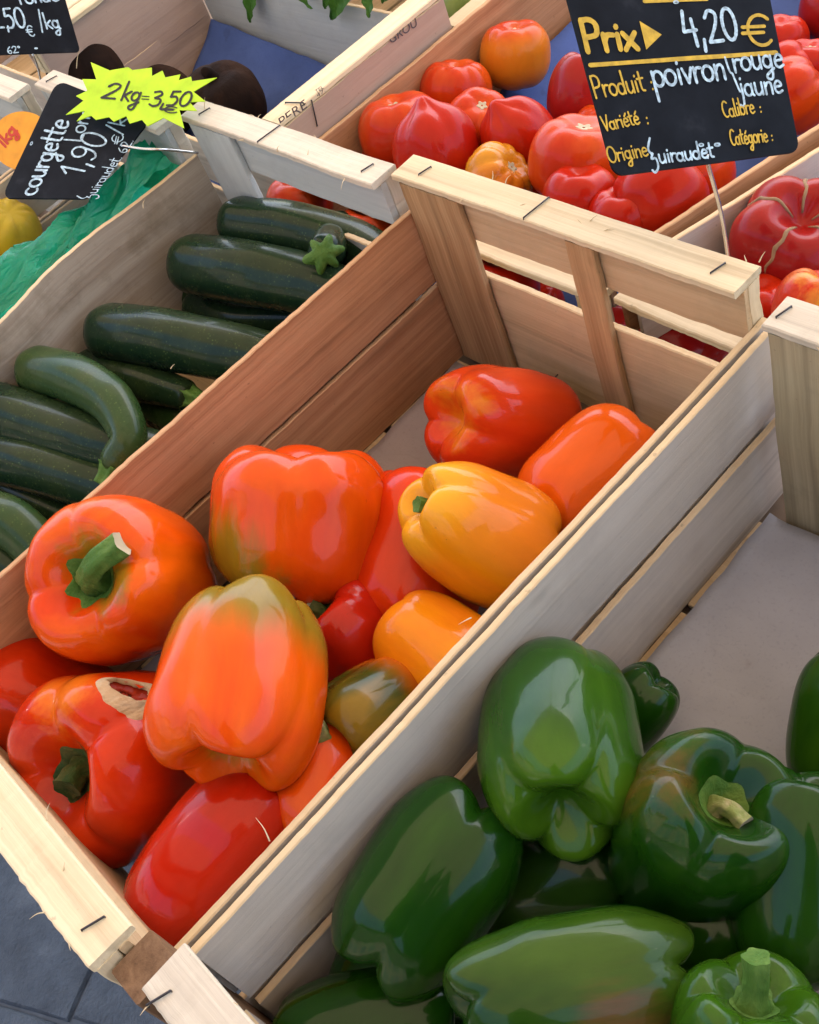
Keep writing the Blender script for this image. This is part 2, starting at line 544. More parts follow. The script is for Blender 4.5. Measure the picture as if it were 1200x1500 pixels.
# ------------------------------------------------------------ crates
def board(name, parent, p0, p1, up, h, th, mat, seg=110, wob=0.0007, bow=0.0, edge=0.0008, dz=None, dy=None):
    """a sawn board from p0 to p1 (lower edge), rising h along up, th thick towards up x (p1-p0)"""
    p0, p1 = Vector(p0), Vector(p1)
    L = (p1 - p0).length
    M = frame(p0, p1 - p0, up)
    c = min(min(th, h) * 0.16, 0.0011)
    prof = [(c, 0), (th - c, 0), (th, c), (th, h - c), (th - c, h), (c, h), (0, h - c), (0, c)]
    V, F = [], []
    sd = random.uniform(0, 100)
    n = len(prof)
    for i in range(seg + 1):
        t = i / seg
        x = t * L
        by = bow * math.sin(math.pi * t) + wob * 2 * noise.noise(Vector((t * 3, sd, 0))) + (dy(t) if dy else 0)
        zt = edge * 1.1 * noise.noise(Vector((x * 22, sd, 3))) + edge * 0.7 * noise.noise(Vector((x * 120, sd, 5))) + edge * 0.5 * noise.noise(Vector((x * 310, sd, 6)))
        zb = edge * 1.2 * noise.noise(Vector((x * 60, sd, 9)))
        yo = edge * 0.5 * noise.noise(Vector((x * 170, sd, 12))) + edge * 0.45 * noise.noise(Vector((x * 420, sd, 15)))
        for k, (y, z) in enumerate(prof):
            zz = z + (zt * (1.0 if h > 0.008 else 0.35) + (dz(t) if dz else 0) if z > h / 2 else zb)
            xx = x
            if i in (0, seg):
                xx += edge * 1.5 * noise.noise(Vector((y * 200, z * 150, sd + i)))
            V.append((xx, y + by + (yo if h < 0.008 and k in (0, 5, 6, 7) else 0), zz))
    for i in range(seg):
        for k in range(n):
            k2 = (k + 1) % n
            F.append((i * n + k, (i + 1) * n + k, (i + 1) * n + k2, i * n + k2))
    F.append(tuple(range(n)))
    F.append(tuple(seg * n + k for k in range(n))[::-1])
    o = mesh_obj(name, V, F, mat, M, parent, smooth=False)
    at_ = o.data.attributes.new('grain', 'FLOAT_VECTOR', 'POINT')
    gv = []
    for i in range(seg + 1):
        for (y, z) in prof: gv += [i / seg * L + sd, y, z]
    at_.data.foreach_set('vector', gv)
    if name in ('side_board', 'end_board'):
        # the sawn upper edge shows fresh pale wood
        o.data.materials.append(M_EDGER if mat is M_RED else M_EDGE)
        for i in range(seg):
            for k in (3, 4, 5): o.data.polygons[i * n + k].material_index = 1
    return o

def staple(parent, p, d, up, length=0.012):
    d, up = Vector(d).normalized(), Vector(up).normalized()
    p = Vector(p)
    pts = [p - d * length / 2 - up * 0.002, p - d * length / 2 + up * 0.0007, p + d * length / 2 + up * 0.0007, p + d * length / 2 - up * 0.002]
    V, F = tube(pts, 0.00065, 6)
    c = p
    return mesh_obj('staple', [v - c for v in V], F, M_STAPLE, Matrix.Translation(c), parent)

def splinter(parent, p, d, length, mat, curl=0.3):
    d = Vector(d).normalized()
    side = d.cross(Vector((0, 0, 1))).normalized()
    pts = [Vector((0, 0, 0)), d * length * 0.5 + side * length * curl * 0.3 + Vector((0, 0, length * 0.1)), d * length + side * length * curl]
    V, F = tube(catmull(pts, 4), [0.0005 * (1 - i / 9.5) for i in range(9)], 5)
    return mesh_obj('splinter', V, F, mat, Matrix.Translation(Vector(p)), parent)

Z = Vector((0, 0, 1))
HS, HR = 0.163, 0.201

def crate(label, NL, NR, FR, FL, z0, mats, hs=HS, hr=HR, group='slatted wooden crates on the stall', near=True, far=True, left=((0.0, 0.0845), (0.0885, 0.163)),
          right=((0.0, 0.078), (0.090, 0.163)), mid=None, cornerboard=True, near_x=(0.0, 1.0), ext=0.024, left_dy=None, left_dz=None, floor=True, th=0.005, uplo=0.153, board_off=0.0075, block=True, rail_off=-0.004, post_off=0.002, near_low=True):
    NL, NR, FR, FL = [Vector((*p, z0)) for p in (NL, NR, FR, FL)]
    c = (NL + NR + FR + FL) / 4
    e = empty('crate', c)
    tag(e, label, 'crate', group)
    uL, uR = (FL - NL).normalized(), (FR - NR).normalized()
    for lo, hi in left:
        board('side_board', e, NL - uL * 0.004 + Z * lo, FL + uL * ext + Z * lo, Z, hi - lo, th, mats['left'], dy=left_dy, dz=left_dz if hi > 0.1 else None)
    for lo, hi in right:
        board('side_board', e, FR + uR * ext + Z * lo, NR - uR * 0.004 + Z * lo, Z, hi - lo, th, mats['right'])
    uF = (FR - FL).normalized()
    nF = Vector((-uF.y, uF.x, 0))
    wF = (FR - FL).length
    if far:
        # rail lath on top, two boards behind, corner board, slat and block
        board('top_rail', e, FL + Z * (hr - 0.006) + uF * rail_off, FR + Z * (hr - 0.006), Z, 0.006, 0.028, mats['rail'], edge=0.0008)
        fo = uF * max(0, post_off - 0.002)
        board('end_board', e, FL + fo + nF * board_off + Z * uplo, FR + nF * board_off + Z * uplo, Z, hr - 0.0065 - uplo, 0.006, mats['end'])
        board('end_board', e, FL + fo + nF * board_off + Z * 0.001, FR + nF * board_off + Z * 0.001, Z, min(0.113, hr - 0.05), 0.006, mats['end'])
        if cornerboard:
            plank_up(e, 'corner_board', FL + uF * post_off + nF * 0.0012, uF, nF, 0.066, 0.006, 0.001, hr - 0.0065, mats['post'])
        if mid:
            plank_up(e, 'slat', FL + uF * mid[0] + nF * 0.0012, uF, nF, mid[1], 0.006, 0.001, hr - 0.0065, mats['mid'])
        if block: plank_up(e, 'corner_block', FR - uF * 0.026 + nF * 0.014, uF, nF, 0.0255, 0.013, uplo, hr - 0.0065, mats['rail'])
    uN = (NR - NL).normalized()
    nN = Vector((-uN.y, uN.x, 0))
    wN = (NR - NL).length
    if near:
        a, b = NL + uN * wN * near_x[0], NL + uN * wN * near_x[1]
        board('top_rail', e, a - nN * 0.028 + Z * (hr - 0.006), b - nN * 0.028 + Z * (hr - 0.006), Z, 0.006, 0.028, mats['rail'], edge=0.0012, wob=0.001)
        board('end_board', e, a - nN * 0.0135 + Z * uplo, NR - nN * 0.0135 + Z * uplo, Z, hr - 0.0065 - uplo, 0.006, mats['end'])
        if near_low: board('end_board', e, a - nN * 0.0135 + Z * 0.001, NR - nN * 0.0135 + Z * 0.001, Z, min(0.113, hr - 0.05), 0.006, mats['end'])
        plank_up(e, 'corner_block', NR - uN * 0.026 - nN * 0.0275, uN, nN, 0.0255, 0.0135, uplo - 0.03, hr - 0.0065, mats['rail'])
    if floor:
        for k in range(5):
            t0, t1 = (k + 0.04) / 5, (k + 0.96) / 5
            y0, y1 = NL.lerp(FL, t0), NL.lerp(FL, t1)
            x1 = NR.lerp(FR, t0)
            board('floor_slat', e, y0 - Z * 0.0055, x1 - Z * 0.0055, Z, 0.005, (y1 - y0).length, mats['floor'], seg=8)
    return e

def plank_up(parent, name, p, ux, uy, w, th, z0, z1, mat):
    """an upright board: width w along ux, thickness th along uy, from z0 to z1; grain upright"""
    ux, uy = Vector(ux).normalized(), Vector(uy).normalized()
    # board() runs along local X = up; height (local Z) = ux ; thickness local Y = Z x X = ux x up = -uy
    o = Vector(p) + uy * th
    return board(name, parent, o + Z * z0, o + Z * z1, ux, w, th, mat, seg=14)

# ------------------------------------------------------------ ground, stall, awning
def stone_mat():
    m, t, b = new_mat('sky_tinted_paving_stone')
    v = obj_coords(t)
    n = noise_n(t, v, 14, 8, 0.65)
    f = noise_n(t, v, 150, 3, 0.7)
    c = ramp(t, n, [(0.3, (0.030, 0.042, 0.060)), (0.55, (0.07, 0.092, 0.12)), (0.78, (0.15, 0.175, 0.205))])  # blue cast of the sky light is mixed into the stone colours
    c = mixc(t, math_n(t, 'MULTIPLY', f, 0.5), c, (0.08, 0.09, 0.10))
    t.links.new(c, b.inputs['Base Color'])
    b.inputs['Roughness'].default_value = 0.75
    bump(t, b, math_n(t, 'ADD', n, math_n(t, 'MULTIPLY', f, 0.4)), 0.9, 0.012)
    return m
M_STONE = stone_mat()
M_JOINT = plain('mortar', (0.12, 0.14, 0.16), 0.95)
GZ = -0.62
g = mesh_obj('ground', [(-60, -60, GZ), (60, -60, GZ), (60, 60, GZ), (-60, 60, GZ)], [(0, 1, 2, 3)], M_JOINT)
tag(g, kind='structure')
# paving slabs round the front of the stall, where the picture shows them
rg = random.Random(5)
ca, sa = math.cos(math.radians(28)), math.sin(math.radians(28))
yy = -0.62
while yy < 0.35:
    hgt = rg.uniform(0.20, 0.26)
    xx = -0.85 + rg.uniform(-0.1, 0)
    while xx < 0.35:
        wd = rg.uniform(0.24, 0.42)
        n = 10
        V, F = [], []
        sd = rg.uniform(0, 99)
        for k in range(2):
            for i in range(4):
                for q in range(6):
                    t = q / 6
                    cs = [(0, 0), (1, 0), (1, 1), (0, 1)]
                    a, b = cs[i], cs[(i + 1) % 4]
                    u, w = a[0] + (b[0] - a[0]) * t, a[1] + (b[1] - a[1]) * t
                    ins = 0.002 + (0.003 if k else 0.0) + 0.003 * noise.noise(Vector((u * 3 + sd, w * 3, k)))
                    lx = ins + u * (wd - 2 * ins)
                    ly = ins + w * (hgt - 2 * ins)
                    V.append((lx, ly, 0.006 if k else 0.001))
        for i in range(24):
            j = (i + 1) % 24
            F.append((i, j, 24 + j, 24 + i))
        F.append(tuple(range(24, 48)))
        M = Matrix.Translation((xx * ca - yy * sa - 0.15, xx * sa + yy * ca, GZ)) @ Matrix.Rotation(math.radians(28 + rg.uniform(-1.5, 1.5)), 4, 'Z') @ Matrix.Rotation(math.radians(rg.uniform(-0.6, 0.6)), 4, 'X')
        mesh_obj('paving_stone', V, F, M_STONE, M, g, smooth=False)
        xx += wd
    yy += hgt

def box(name, parent, lo, hi, mat):
    lo, hi = Vector(lo), Vector(hi)
    return board(name, parent, (lo.x, lo.y, lo.z), (hi.x, lo.y, lo.z), Z, hi.z - lo.z, hi.y - lo.y, mat, seg=6)

st = empty('stall_table', (0.1, 0.5, GZ))
tag(st, 'wooden trestle table under the crates, only glimpsed below their edges', 'table')
box('table_board', st, (-1.3, 0.02, -0.045), (1.4, 0.525, -0.010), M_TABLE)
box('table_board', st, (-1.3, 0.53, -0.080), (1.4, 1.25, -0.045), M_TABLE)
for x in (-1.2, 0.0, 1.3):
    box('leg', st, (x, 0.06, GZ), (x + 0.05, 0.11, -0.0455), M_TABLE)
    box('leg', st, (x, 1.15, GZ), (x + 0.05, 1.20, -0.0805), M_TABLE)

aw = empty('market_awning', (0.2, 0.9, GZ))
tag(aw, 'cream canvas awning on poles shading the whole stall, with an unseen dark curtain added to dim the right', 'awning')
ma, t_, b_ = new_mat('cream_canvas')
tr = t_.nodes.new('ShaderNodeBsdfTranslucent')
tr.inputs['Color'].default_value = (0.85, 0.66, 0.47, 1)
b_.inputs['Base Color'].default_value = (0.20, 0.13, 0.09, 1)
b_.inputs['Roughness'].default_value = 0.9
mx = t_.nodes.new('ShaderNodeMixShader')
mx.inputs[0].default_value = 0.25
t_.links.new(b_.outputs[0], mx.inputs[1]); t_.links.new(tr.outputs[0], mx.inputs[2])
t_.links.new(mx.outputs[0], t_.nodes['Material Output'].inputs['Surface'])
AX0, AX1, AY0, AY1, AZ = -2.2, 2.4, -0.70, 2.6, 1.75
V = [(AX0 + (AX1 - AX0) * i / 20, AY0 + (AY1 - AY0) * j / 12, AZ + 0.22 * j / 12 - 0.05 * math.sin(math.pi * j / 12) + 0.01 * math.cos(i * 1.7)) for i in range(21) for j in range(13)]
mesh_obj('canvas', V, grid_faces(21, 13), ma, None, aw)
M_CURT = plain('dark_canvas', (0.035, 0.045, 0.06), 0.9)
V = [(1.12 + 0.025 * math.sin(j * 0.9), -0.62 + 0.62 * j / 40, -0.45 + (AZ + 0.45) * i / 8) for i in range(9) for j in range(41)]
mesh_obj('added_shade_curtain', V, grid_faces(9, 41), M_CURT, None, aw)  # unseen curtain, added to darken the right side of the stall
for x in (AX0 + 0.05, AX1 - 0.05):
    for y in (AY0 + 0.04, AY1 - 0.04):
        V, F = tube([Vector((x, y, GZ)), Vector((x, y, AZ + (0.19 if y > 1 else -0.005)))], 0.018, 10)
        mesh_obj('pole', V, F, M_WIRE, None, aw)

# unseen houses, added across the street to bound the sky light from the front
hs_ = empty('added_house_row', (1.0, -7.5, GZ))
tag(hs_, 'unseen row of plastered house fronts added across the street to bound the sky light', 'house')
M_PLAS = plain('warm_plaster', (0.30, 0.25, 0.20), 0.9)
M_SHUT = plain('grey_shutter', (0.12, 0.14, 0.16), 0.6)
for k, (x0, x1, hh) in enumerate(((-12, -6.5, 5.2), (-6.5, -2.2, 6.6), (-2.2, 1.5, 5.0), (1.5, 6.0, 6.2), (6.0, 13, 4.6))):
    box('wall', hs_, (x0 + 0.01, -8.0, GZ), (x1 - 0.01, -7.5, hh), M_PLAS)
    box('cornice', hs_, (x0 + 0.02, -7.495, hh - 0.3), (x1 - 0.02, -7.2, hh - 0.1), M_PLAS)
    n = int((x1 - x0) / 1.6)
    for i in range(n):
        for z_ in (0.2, 2.6):
            box('window', hs_, (x0 + 0.4 + i * 1.6, -7.49, z_), (x0 + 1.4 + i * 1.6, -7.44, z_ + 1.6), M_SHUT)

# ------------------------------------------------------------ the crates
base = dict(left=M_RED, right=M_GREY, rail=M_RAIL, end=M_BOARD, post=M_TAN, mid=M_TAN, floor=M_BOARD)
c_or = crate('middle crate holding the orange and red peppers, reddish inner left side', (0, 0), (0.317, 0), (0.317, 0.5), (0, 0.5), 0.0, base,
             mid=(0.174, 0.026), near_x=(0, 0.998), right=((0.0, 0.078), (0.09, 0.161)))
plank_up(c_or, 'corner_block', (0.3185, -0.024, 0), (1, 0, 0), (0, 1, 0), 0.0255, 0.027, 0.02, 0.189, M_BROWN)
gm = dict(base, left=M_GREY, rail=M_RAILG, post=M_OLIVE, end=M_GREY)
c_gr = crate('crate of green peppers beside the orange ones, grey side boards and knotty olive post', (0.3312, 0.012), (0.65, 0.012), (0.65, 0.484), (0.3312, 0.484), 0.0, gm,
             left=((0.0, 0.078), (0.090, 0.163)), near_x=(0.05, 1), ext=0.03, rail_off=0.016, post_off=0.018)
cm = dict(base, left=M_OLD, right=M_RED, rail=M_RAILG, post=M_BLUE, end=M_BLUE)
c_co = crate('crate of courgettes with a stained warped left side board', (-0.281, -0.02), (-0.011, -0.02), (-0.011, 0.484), (-0.281, 0.484), 0.0, cm,
             left=((0.0, 0.163),), right=((0.0, 0.148),), left_dy=lambda t: -0.010 * math.exp(-((t - 0.5) / 0.1) ** 2) + 0.006 * math.sin(t * 9), left_dz=lambda t: 0.004 * math.sin(t * 11 + 1), ext=-0.004)
bm = dict(base, left=M_GREY, right=M_GREY, rail=M_RAILG, post=M_BLUE, end=M_BLUE)
c_ba = crate('crate lined with a green plastic bag, behind the courgette slate', (-0.528, -0.02), (-0.293, -0.02), (-0.293, 0.458), (-0.528, 0.458), 0.0, bm, right=((0.0, 0.075), (0.085, 0.145)), left=((0, 0.075), (0.085, 0.14)))
c_le = crate('crate at the left edge of the picture behind the orange 1kg card', (-0.85, -0.02), (-0.542, -0.02), (-0.542, 0.428), (-0.85, 0.428), 0.0, dict(bm, post=M_TAN), left=((0, 0.075), (0.085, 0.14)), right=((0, 0.075), (0.085, 0.14)))
Z2 = -0.035
tm = dict(base, left=M_RED, right=M_RED, rail=M_RAIL, end=M_PINK, post=M_TAN, floor=M_BOARD)
c_t1 = crate('flat crate of red tomatoes behind the pepper crate, lined with blue paper', (-0.218, 0.560), (0.160, 0.560), (0.296, 1.09), (-0.214, 1.10), Z2, tm, near_low=False, hs=0.165, hr=0.142, uplo=0.120,
             right=((0.0, 0.075), (0.085, 0.163)), left=((0.0, 0.163),), cornerboard=False, ext=0.01)
c_t2 = crate('flat crate of big ribbed tomatoes, behind the green pepper crate', (0.178, 0.560), (0.52, 0.545), (0.63, 1.05), (0.335, 1.09), Z2, dict(tm, left=M_GREY), near_low=False, hs=0.165, hr=0.150, uplo=0.130, cornerboard=False, ext=0.01,
             left=((0.0, 0.07), (0.078, 0.160)))
# beetroot crate lies the other way round: its end rail runs beside the tomatoes
be = dict(left=M_BLUE, right=M_GREY, rail=M_RAIL, end=M_PINK, post=M_TAN, mid=M_TAN, floor=M_BOARD)
c_be = crate('crate of dark beetroots with a stamped end board and pale rail beside the tomatoes', (-0.705, 0.775), (-0.705, 0.545), (-0.254, 0.545), (-0.254, 0.775), Z2, dict(be, end=M_PINK), hs=0.16, hr=0.200, ext=0.004, cornerboard=True, uplo=0.10, board_off=0.0215, block=False,
             left=((0.0, 0.160),), right=((0.0, 0.075), (0.085, 0.14)))
c_fl = crate('crate beyond the beetroots at the far left, behind the black 2,50 slate', (-1.23, 0.775), (-1.23, 0.545), (-0.765, 0.545), (-0.765, 0.775), Z2, dict(be, end=M_PINK), hs=0.16, hr=0.200, ext=0.004, left=((0.0, 0.160),), right=((0.0, 0.075), (0.085, 0.14)))
crate('crate behind the beetroots holding the leafy bunch', (-0.70, 1.02), (-0.70, 0.79), (-0.26, 0.79), (-0.26, 1.02), Z2, dict(be, end=M_PINK), hs=0.13, hr=0.150, uplo=0.118, ext=0.004, left=((0.0, 0.130),), right=((0.0, 0.06), (0.07, 0.125)), cornerboard=False)
# staples and splinters on the rails
for (e, x0, x1, y, col) in ((c_or, 0.0, 0.317, 0.514, 0), (c_gr, 0.331, 0.65, 0.498, 0), (c_co, -0.281, -0.011, 0.498, 0)):
    for fx in (0.07, 0.44, 0.93):
        staple(e, (x0 + (x1 - x0) * fx, y, HR + 0.0004), (0.25 + (fx == 0.44) * 0.2, 1, 0) if fx != 0.44 else (0.1, 1, 0), Z, 0.012 if fx != 0.44 else 0.026)
for (e, x, y) in ((c_or, 0.300, -0.014), (c_gr, 0.358, -0.012), (c_or, 0.03, -0.014), (c_ba, -0.515, 0.472)):
    staple(e, (x, y, HR + 0.0004), (0.35, 1, 0), Z, 0.013)
staple(c_or, (0.125, 0.4985, 0.03), (0.25, 0, 1), (0, -1, 0), 0.014)
staple(c_or, (0.165, 0.494, 0.0005), (1, 0.6, 0), Z, 0.011)
staple(c_be, (-0.2262, 0.585, 0.150), (0, 0.2, 1), (1, 0, 0), 0.026)
staple(c_be, (-0.236, 0.575, 0.1655), (1, 0.3, 0), Z, 0.022)
for (e, p, d, L) in ((c_or, (0.1686, 0.5186, 0.1990), (1, -0.2, 0.02), 0.02), (c_or, (0.3128, 0.5317, 0.1990), (0.4, 0.3, 0.8), 0.008), (c_co, (-0.0423, 0.4819, 0.1990), (0.6, -0.8, 0), 0.014),
                     (c_co, (-0.2680, 0.5021, 0.2000), (0.2, 0.3, 0.7), 0.010), (c_or, (0.3168, 0.0740, 0.1620), (-0.4, 0.5, 0.6), 0.013), (c_gr, (0.3137, 0.2415, 0.1630), (0.4, -0.6, 0.5), 0.010),
                     (c_gr, (0.3795, 0.4866, 0.1960), (0.8, -0.3, 0.1), 0.015), (c_ba, (-0.5034, 0.4981, 0.2000), (0.2, 0.5, 0.6), 0.022), (c_co, (-0.2647, 0.3993, 0.1630), (-0.5, 0.5, 0.6), 0.008), (c_or, (-0.0530, 0.2767, 0.1630), (0.3, 0.7, 0.3), 0.005)):
    splinter(e, p, d, L, M_RAIL, random.uniform(-0.5, 0.5))

rf = random.Random(3)
for (e, x0, x1, ya, yb) in ((c_or, 0.0, 0.317, 0.5, 0.528), (c_gr, 0.347, 0.60, 0.484, 0.512), (c_co, -0.285, -0.011, 0.484, 0.512), (c_or, 0.10, 0.317, -0.028, 0.0), (c_gr, 0.347, 0.45, -0.016, 0.012)):
    for k in range(7):
        x = rf.uniform(x0, x1)
        edge_ = rf.random() < 0.75
        y = (ya if rf.random() < 0.6 else yb) if edge_ else rf.uniform(ya, yb)
        splinter(e, (x, y, HR - (0.0012 if edge_ else 0.0003)), (rf.uniform(-1, 1), (-1 if y == ya else 1) * rf.uniform(0.05, 0.5), rf.uniform(0, 0.5)), rf.uniform(0.003, 0.009), M_RAIL, rf.uniform(-0.6, 0.6))

# ------------------------------------------------------------ paper liners
def sheet(name, corners, nu, nv, zf, mat, label, group=None, th=0.0004, cat='paper liner'):
    a, b, c, d = [Vector(p) for p in corners]      # near-left, near-right, far-right, far-left
    V = []
    for i in range(nu):
        for j in range(nv):
            u, v = i / (nu - 1), j / (nv - 1)
            p = a.lerp(b, u).lerp(d.lerp(c, u), v)
            w = 0.0022 * noise.noise(Vector((p.x * 25, p.y * 25, 3))) + 0.001 * noise.noise(Vector((p.x * 70, p.y * 70, 7)))
            V.append(p + Vector((0.003 * noise.noise(Vector((p.y * 30, u * 2, 1))), 0.003 * noise.noise(Vector((p.x * 30, v * 2, 5))), zf(u, v) + w)))
    o = mesh_obj(name, V, grid_faces(nu, nv), mat)
    so_ = o.modifiers.new('thickness', 'SOLIDIFY'); so_.thickness = th
    return tag(o, label, cat, group)

PG = 'paper liners in the crates'
sheet('paper_liner', [(0.012, 0.01, 0.004), (0.306, 0.01, 0.004), (0.306, 0.482, 0.004), (0.010, 0.486, 0.004)], 40, 50,
      lambda u, v: 0.004 * (1 - u) ** 6 + 0.004 * max(0, v - 0.93) * 10 * (1 - u), M_PMAUVE, 'mauve grey paper lining the floor of the middle pepper crate', PG)
sheet('paper_liner', [(0.338, 0.02, 0.004), (0.64, 0.01, 0.004), (0.64, 0.478, 0.004), (0.342, 0.480, 0.006)], 40, 50,
      lambda u, v: 0.010 * (1 - u) ** 3 * v ** 3 + 0.004 * math.sin(u * 3 + v * 2) ** 2 * 0.5, M_PGREY, 'grey paper lining the green pepper crate, its corner against the olive post', PG)
sheet('paper_liner', [(-0.208, 0.575, -0.020), (0.155, 0.572, -0.020), (0.284, 1.08, -0.020), (-0.204, 1.09, -0.020)], 50, 60,
      lambda u, v: 0.055 * max(0, 1 - u * 4.5) ** 1.3 * min(1, max(0, v - 0.12) * 3) + 0.02 * (1 - u) * v + 0.035 * max(0, v - 0.6) ** 1.5 + 0.08 * max(0, v - 0.86) ** 0.7 * (v > 0.86), M_PBLUE, 'blue paper lining the flat crate under the red tomatoes', PG)
sheet('paper_liner', [(0.192, 0.57, -0.015), (0.50, 0.57, -0.015), (0.61, 1.03, -0.015), (0.340, 1.07, -0.015)], 50, 50,
      lambda u, v: 0.05 * max(0, 0.25 - u) / 0.25 * v ** 2 + 0.02 * v, M_PBLUE, 'blue paper under the big ribbed tomatoes', PG)
sheet('paper_liner', [(-0.698, 0.553, -0.020), (-0.262, 0.553, -0.020), (-0.262, 0.767, -0.020), (-0.698, 0.767, -0.020)], 60, 40,
      lambda u, v: 0.085 * (1 - 0.55 * u) * v ** 2.2 + 0.012 * math.sin(u * 9) * v * (1 - v), M_PBLUE, 'blue paper rising behind the beetroots', PG)

# ------------------------------------------------------------ peppers
OR1, OR2, RD1, RD2, YE1, GRN = (0.74, 0.100, 0.002), (0.66, 0.042, 0.002), (0.50, 0.014, 0.002), (0.62, 0.036, 0.002), (0.80, 0.26, 0.004), (0.16, 0.15, 0.010)
GO = 'orange and red peppers in the middle crate'
pepper((0.0427, 0.1343, 0.1180), (0.3411, -0.4095, 0.8461), 20, Fruit(0.060, 0.125, 4, 0.162, 0.55, 0.25, 0.06, seed=3, shoulder=0.2), skin('pepper_skin_a', OR1, OR2, patch=[((0.1, 0, 1), 0.86, 1.0, (0.30, 0.17, 0.01))]),
       'orange pepper facing the viewer with a thick curved green stem, beside the left wall', GO, dict(len=0.066, r=0.0088, lean=(0.4339, 0.8489, 0.3018), mat=M_STEM, calyx=0.30, n=6))
pepper((0.1040, 0.2511, 0.1000), (-0.3204, 0.6855, 0.6538), 10, Fruit(0.066, 0.108, 5, 0.135, 0.42, 0.2, 0.04, seed=11, shoulder=0.16),
       skin('pepper_skin_b', (0.68, 0.062, 0.002), (0.72, 0.095, 0.002), patch=[(LD((-0.3204, 0.6855, 0.6538), 10, (-0.0004, -0.9786, 0.2058)), 0.62, 0.92, (0.24, 0.14, 0.008))]),
       'largest orange pepper, round and plump, lying in the middle with no stem showing', GO)
pepper((0.2078, 0.1292, 0.1420), (-0.6406, 0.7675, 0.0249), 62, Fruit(0.0525, 0.116, 4, 0.165, 0.35, 0.42, -0.05, seed=5, shoulder=0.2),
       skin('pepper_skin_c', OR1, OR2, (0.23, 0.15, 0.012), (-0.006, 0.040), patch=[((0, 0, -1), 0.93, 1.0, (0.35, 0.20, 0.012))]),
       'orange pepper with a greenish brown blemished top, lying over the others', GO, dict(len=0.014, r=0.0018, lean=(-0.6353, 0.1847, 0.7498), mat=M_STEMD, calyx=0.06, n=5))
FR_D = Fruit(0.066, 0.118, 5, 0.162, 0.5, 0.25, 0.10, seed=8, shoulder=0.22)
o_d = pepper((0.1159, 0.0428, 0.0660), (0.1850, -0.5763, 0.7960), 60, FR_D, skin('pepper_skin_d', RD2, RD1, patch=[((0.55, 0.5, 0.6), 0.90, 1.0, (0.72, 0.16, 0.01))]),
       'red pepper with a torn hole in its shoulder and a short dark stem', GO, dict(len=0.026, r=0.009, lean=(0.5740, -0.7891, 0.2187), mat=M_STEMD, calyx=0.24, n=5, cut=M_STEMD))
pepper((0.0150, 0.0291, 0.0520), (-0.6435, -0.2695, 0.7165), 0, Fruit(0.052, 0.11, 4, 0.114, 0.3, 0.3, 0.0, seed=14), skin('pepper_skin_e', RD2, RD1),
       'red pepper half hidden under the torn one at the left edge', GO)
pepper((0.2430, 0.0438, 0.0800), (0.0333, 0.9805, 0.1936), 110, Fruit(0.042, 0.118, 3, 0.152, 0.3, 0.30, 0.02, seed=21), skin('pepper_skin_f', RD1, (0.56, 0.03, 0.006)),
       'long red pepper with a groove along it in the near right corner', GO)
pepper((0.2291, 0.3141, 0.1050), (-0.4703, -0.3764, 0.7982), 15, Fruit(0.044, 0.100, 4, 0.162, 0.30, 0.2, -0.16, seed=17, shoulder=0.18), skin('pepper_skin_g', YE1, (0.76, 0.20, 0.008), (0.74, 0.36, 0.02), (0.02, 0.06)),
       'yellow orange pepper tapering to a small green stem stub', GO, dict(len=0.016, r=0.0052, lean=(-0.3087, -0.6573, 0.6875), mat=M_STEM, calyx=0.17, n=5, cut=M_STEM))
pepper((0.1330, 0.4274, 0.0500), (0.1588, 0.6950, -0.7013), 40, Fruit(0.048, 0.118, 4, 0.133, 0.4, 0.3, 0.03, seed=23, shoulder=0.18), skin('pepper_skin_h', (0.62, 0.040, 0.006), (0.66, 0.065, 0.006), patch=[(LD((0.1588, 0.6950, -0.7013), 40, (-0.0179, -0.5430, 0.8396)), 0.84, 1.05, (0.70, 0.20, 0.01))]),
       'red pepper farthest back in the middle crate, near the end boards', GO)
pepper((0.2382, 0.4161, 0.0600), (0.1394, 0.9902, -0.0040), 0, Fruit(0.043, 0.105, 3, 0.095, 0.3, 0.2, 0.02, seed=27), skin('pepper_skin_i', OR1, (0.68, 0.085, 0.006)),
       'smooth orange pepper against the right wall behind the yellow one', GO)
pepper((0.1698, 0.2919, 0.0550), (-0.3752, 0.8586, 0.3494), 30, Fruit(0.053, 0.125, 4, 0.133, 0.3, 0.3, 0.0, seed=31), skin('pepper_skin_j', RD2, (0.60, 0.030, 0.002)),
       'red pepper mostly hidden below the yellow one', GO)
pepper((0.1788, 0.2117, 0.0500), (-0.4575, -0.0354, 0.8885), 0, Fruit(0.042, 0.09, 4, 0.152, 0.4, 0.3, 0.0, seed=33), skin('pepper_skin_k', RD1, (0.42, 0.015, 0.005)),
       'dark red pepper deep in the gap between the two big orange ones', GO, dict(len=0.02, r=0.006, lean=(-0.6263, -0.2177, 0.7485), mat=M_STEMD, calyx=0.26, n=5))
pepper((0.2557, 0.2379, 0.0700), (0.9981, 0.0267, -0.0555), 0, Fruit(0.037, 0.085, 4, 0.095, 0.3, 0.2, 0.0, seed=37), skin('pepper_skin_l', YE1, (0.74, 0.17, 0.008)),
       'small yellow orange pepper against the right wall under the yellow one', GO)
pepper((0.2523, 0.1762, 0.0780), (0.1569, -0.8774, 0.4535), 25, Fruit(0.035, 0.082, 4, 0.21, 0.4, 0.2, 0.0, seed=41), skin('pepper_skin_m', (0.035, 0.055, 0.006), (0.20, 0.12, 0.008), (0.60, 0.11, 0.004), (0.000, -0.036), blot=(0.46, 0.60)),
       'half ripe dark green pepper with an orange tip, against the right wall', GO, dict(len=0.036, r=0.0062, lean=(-0.2730, 0.0736, 0.9592), mat=M_STEMP, calyx=0.28, n=5))
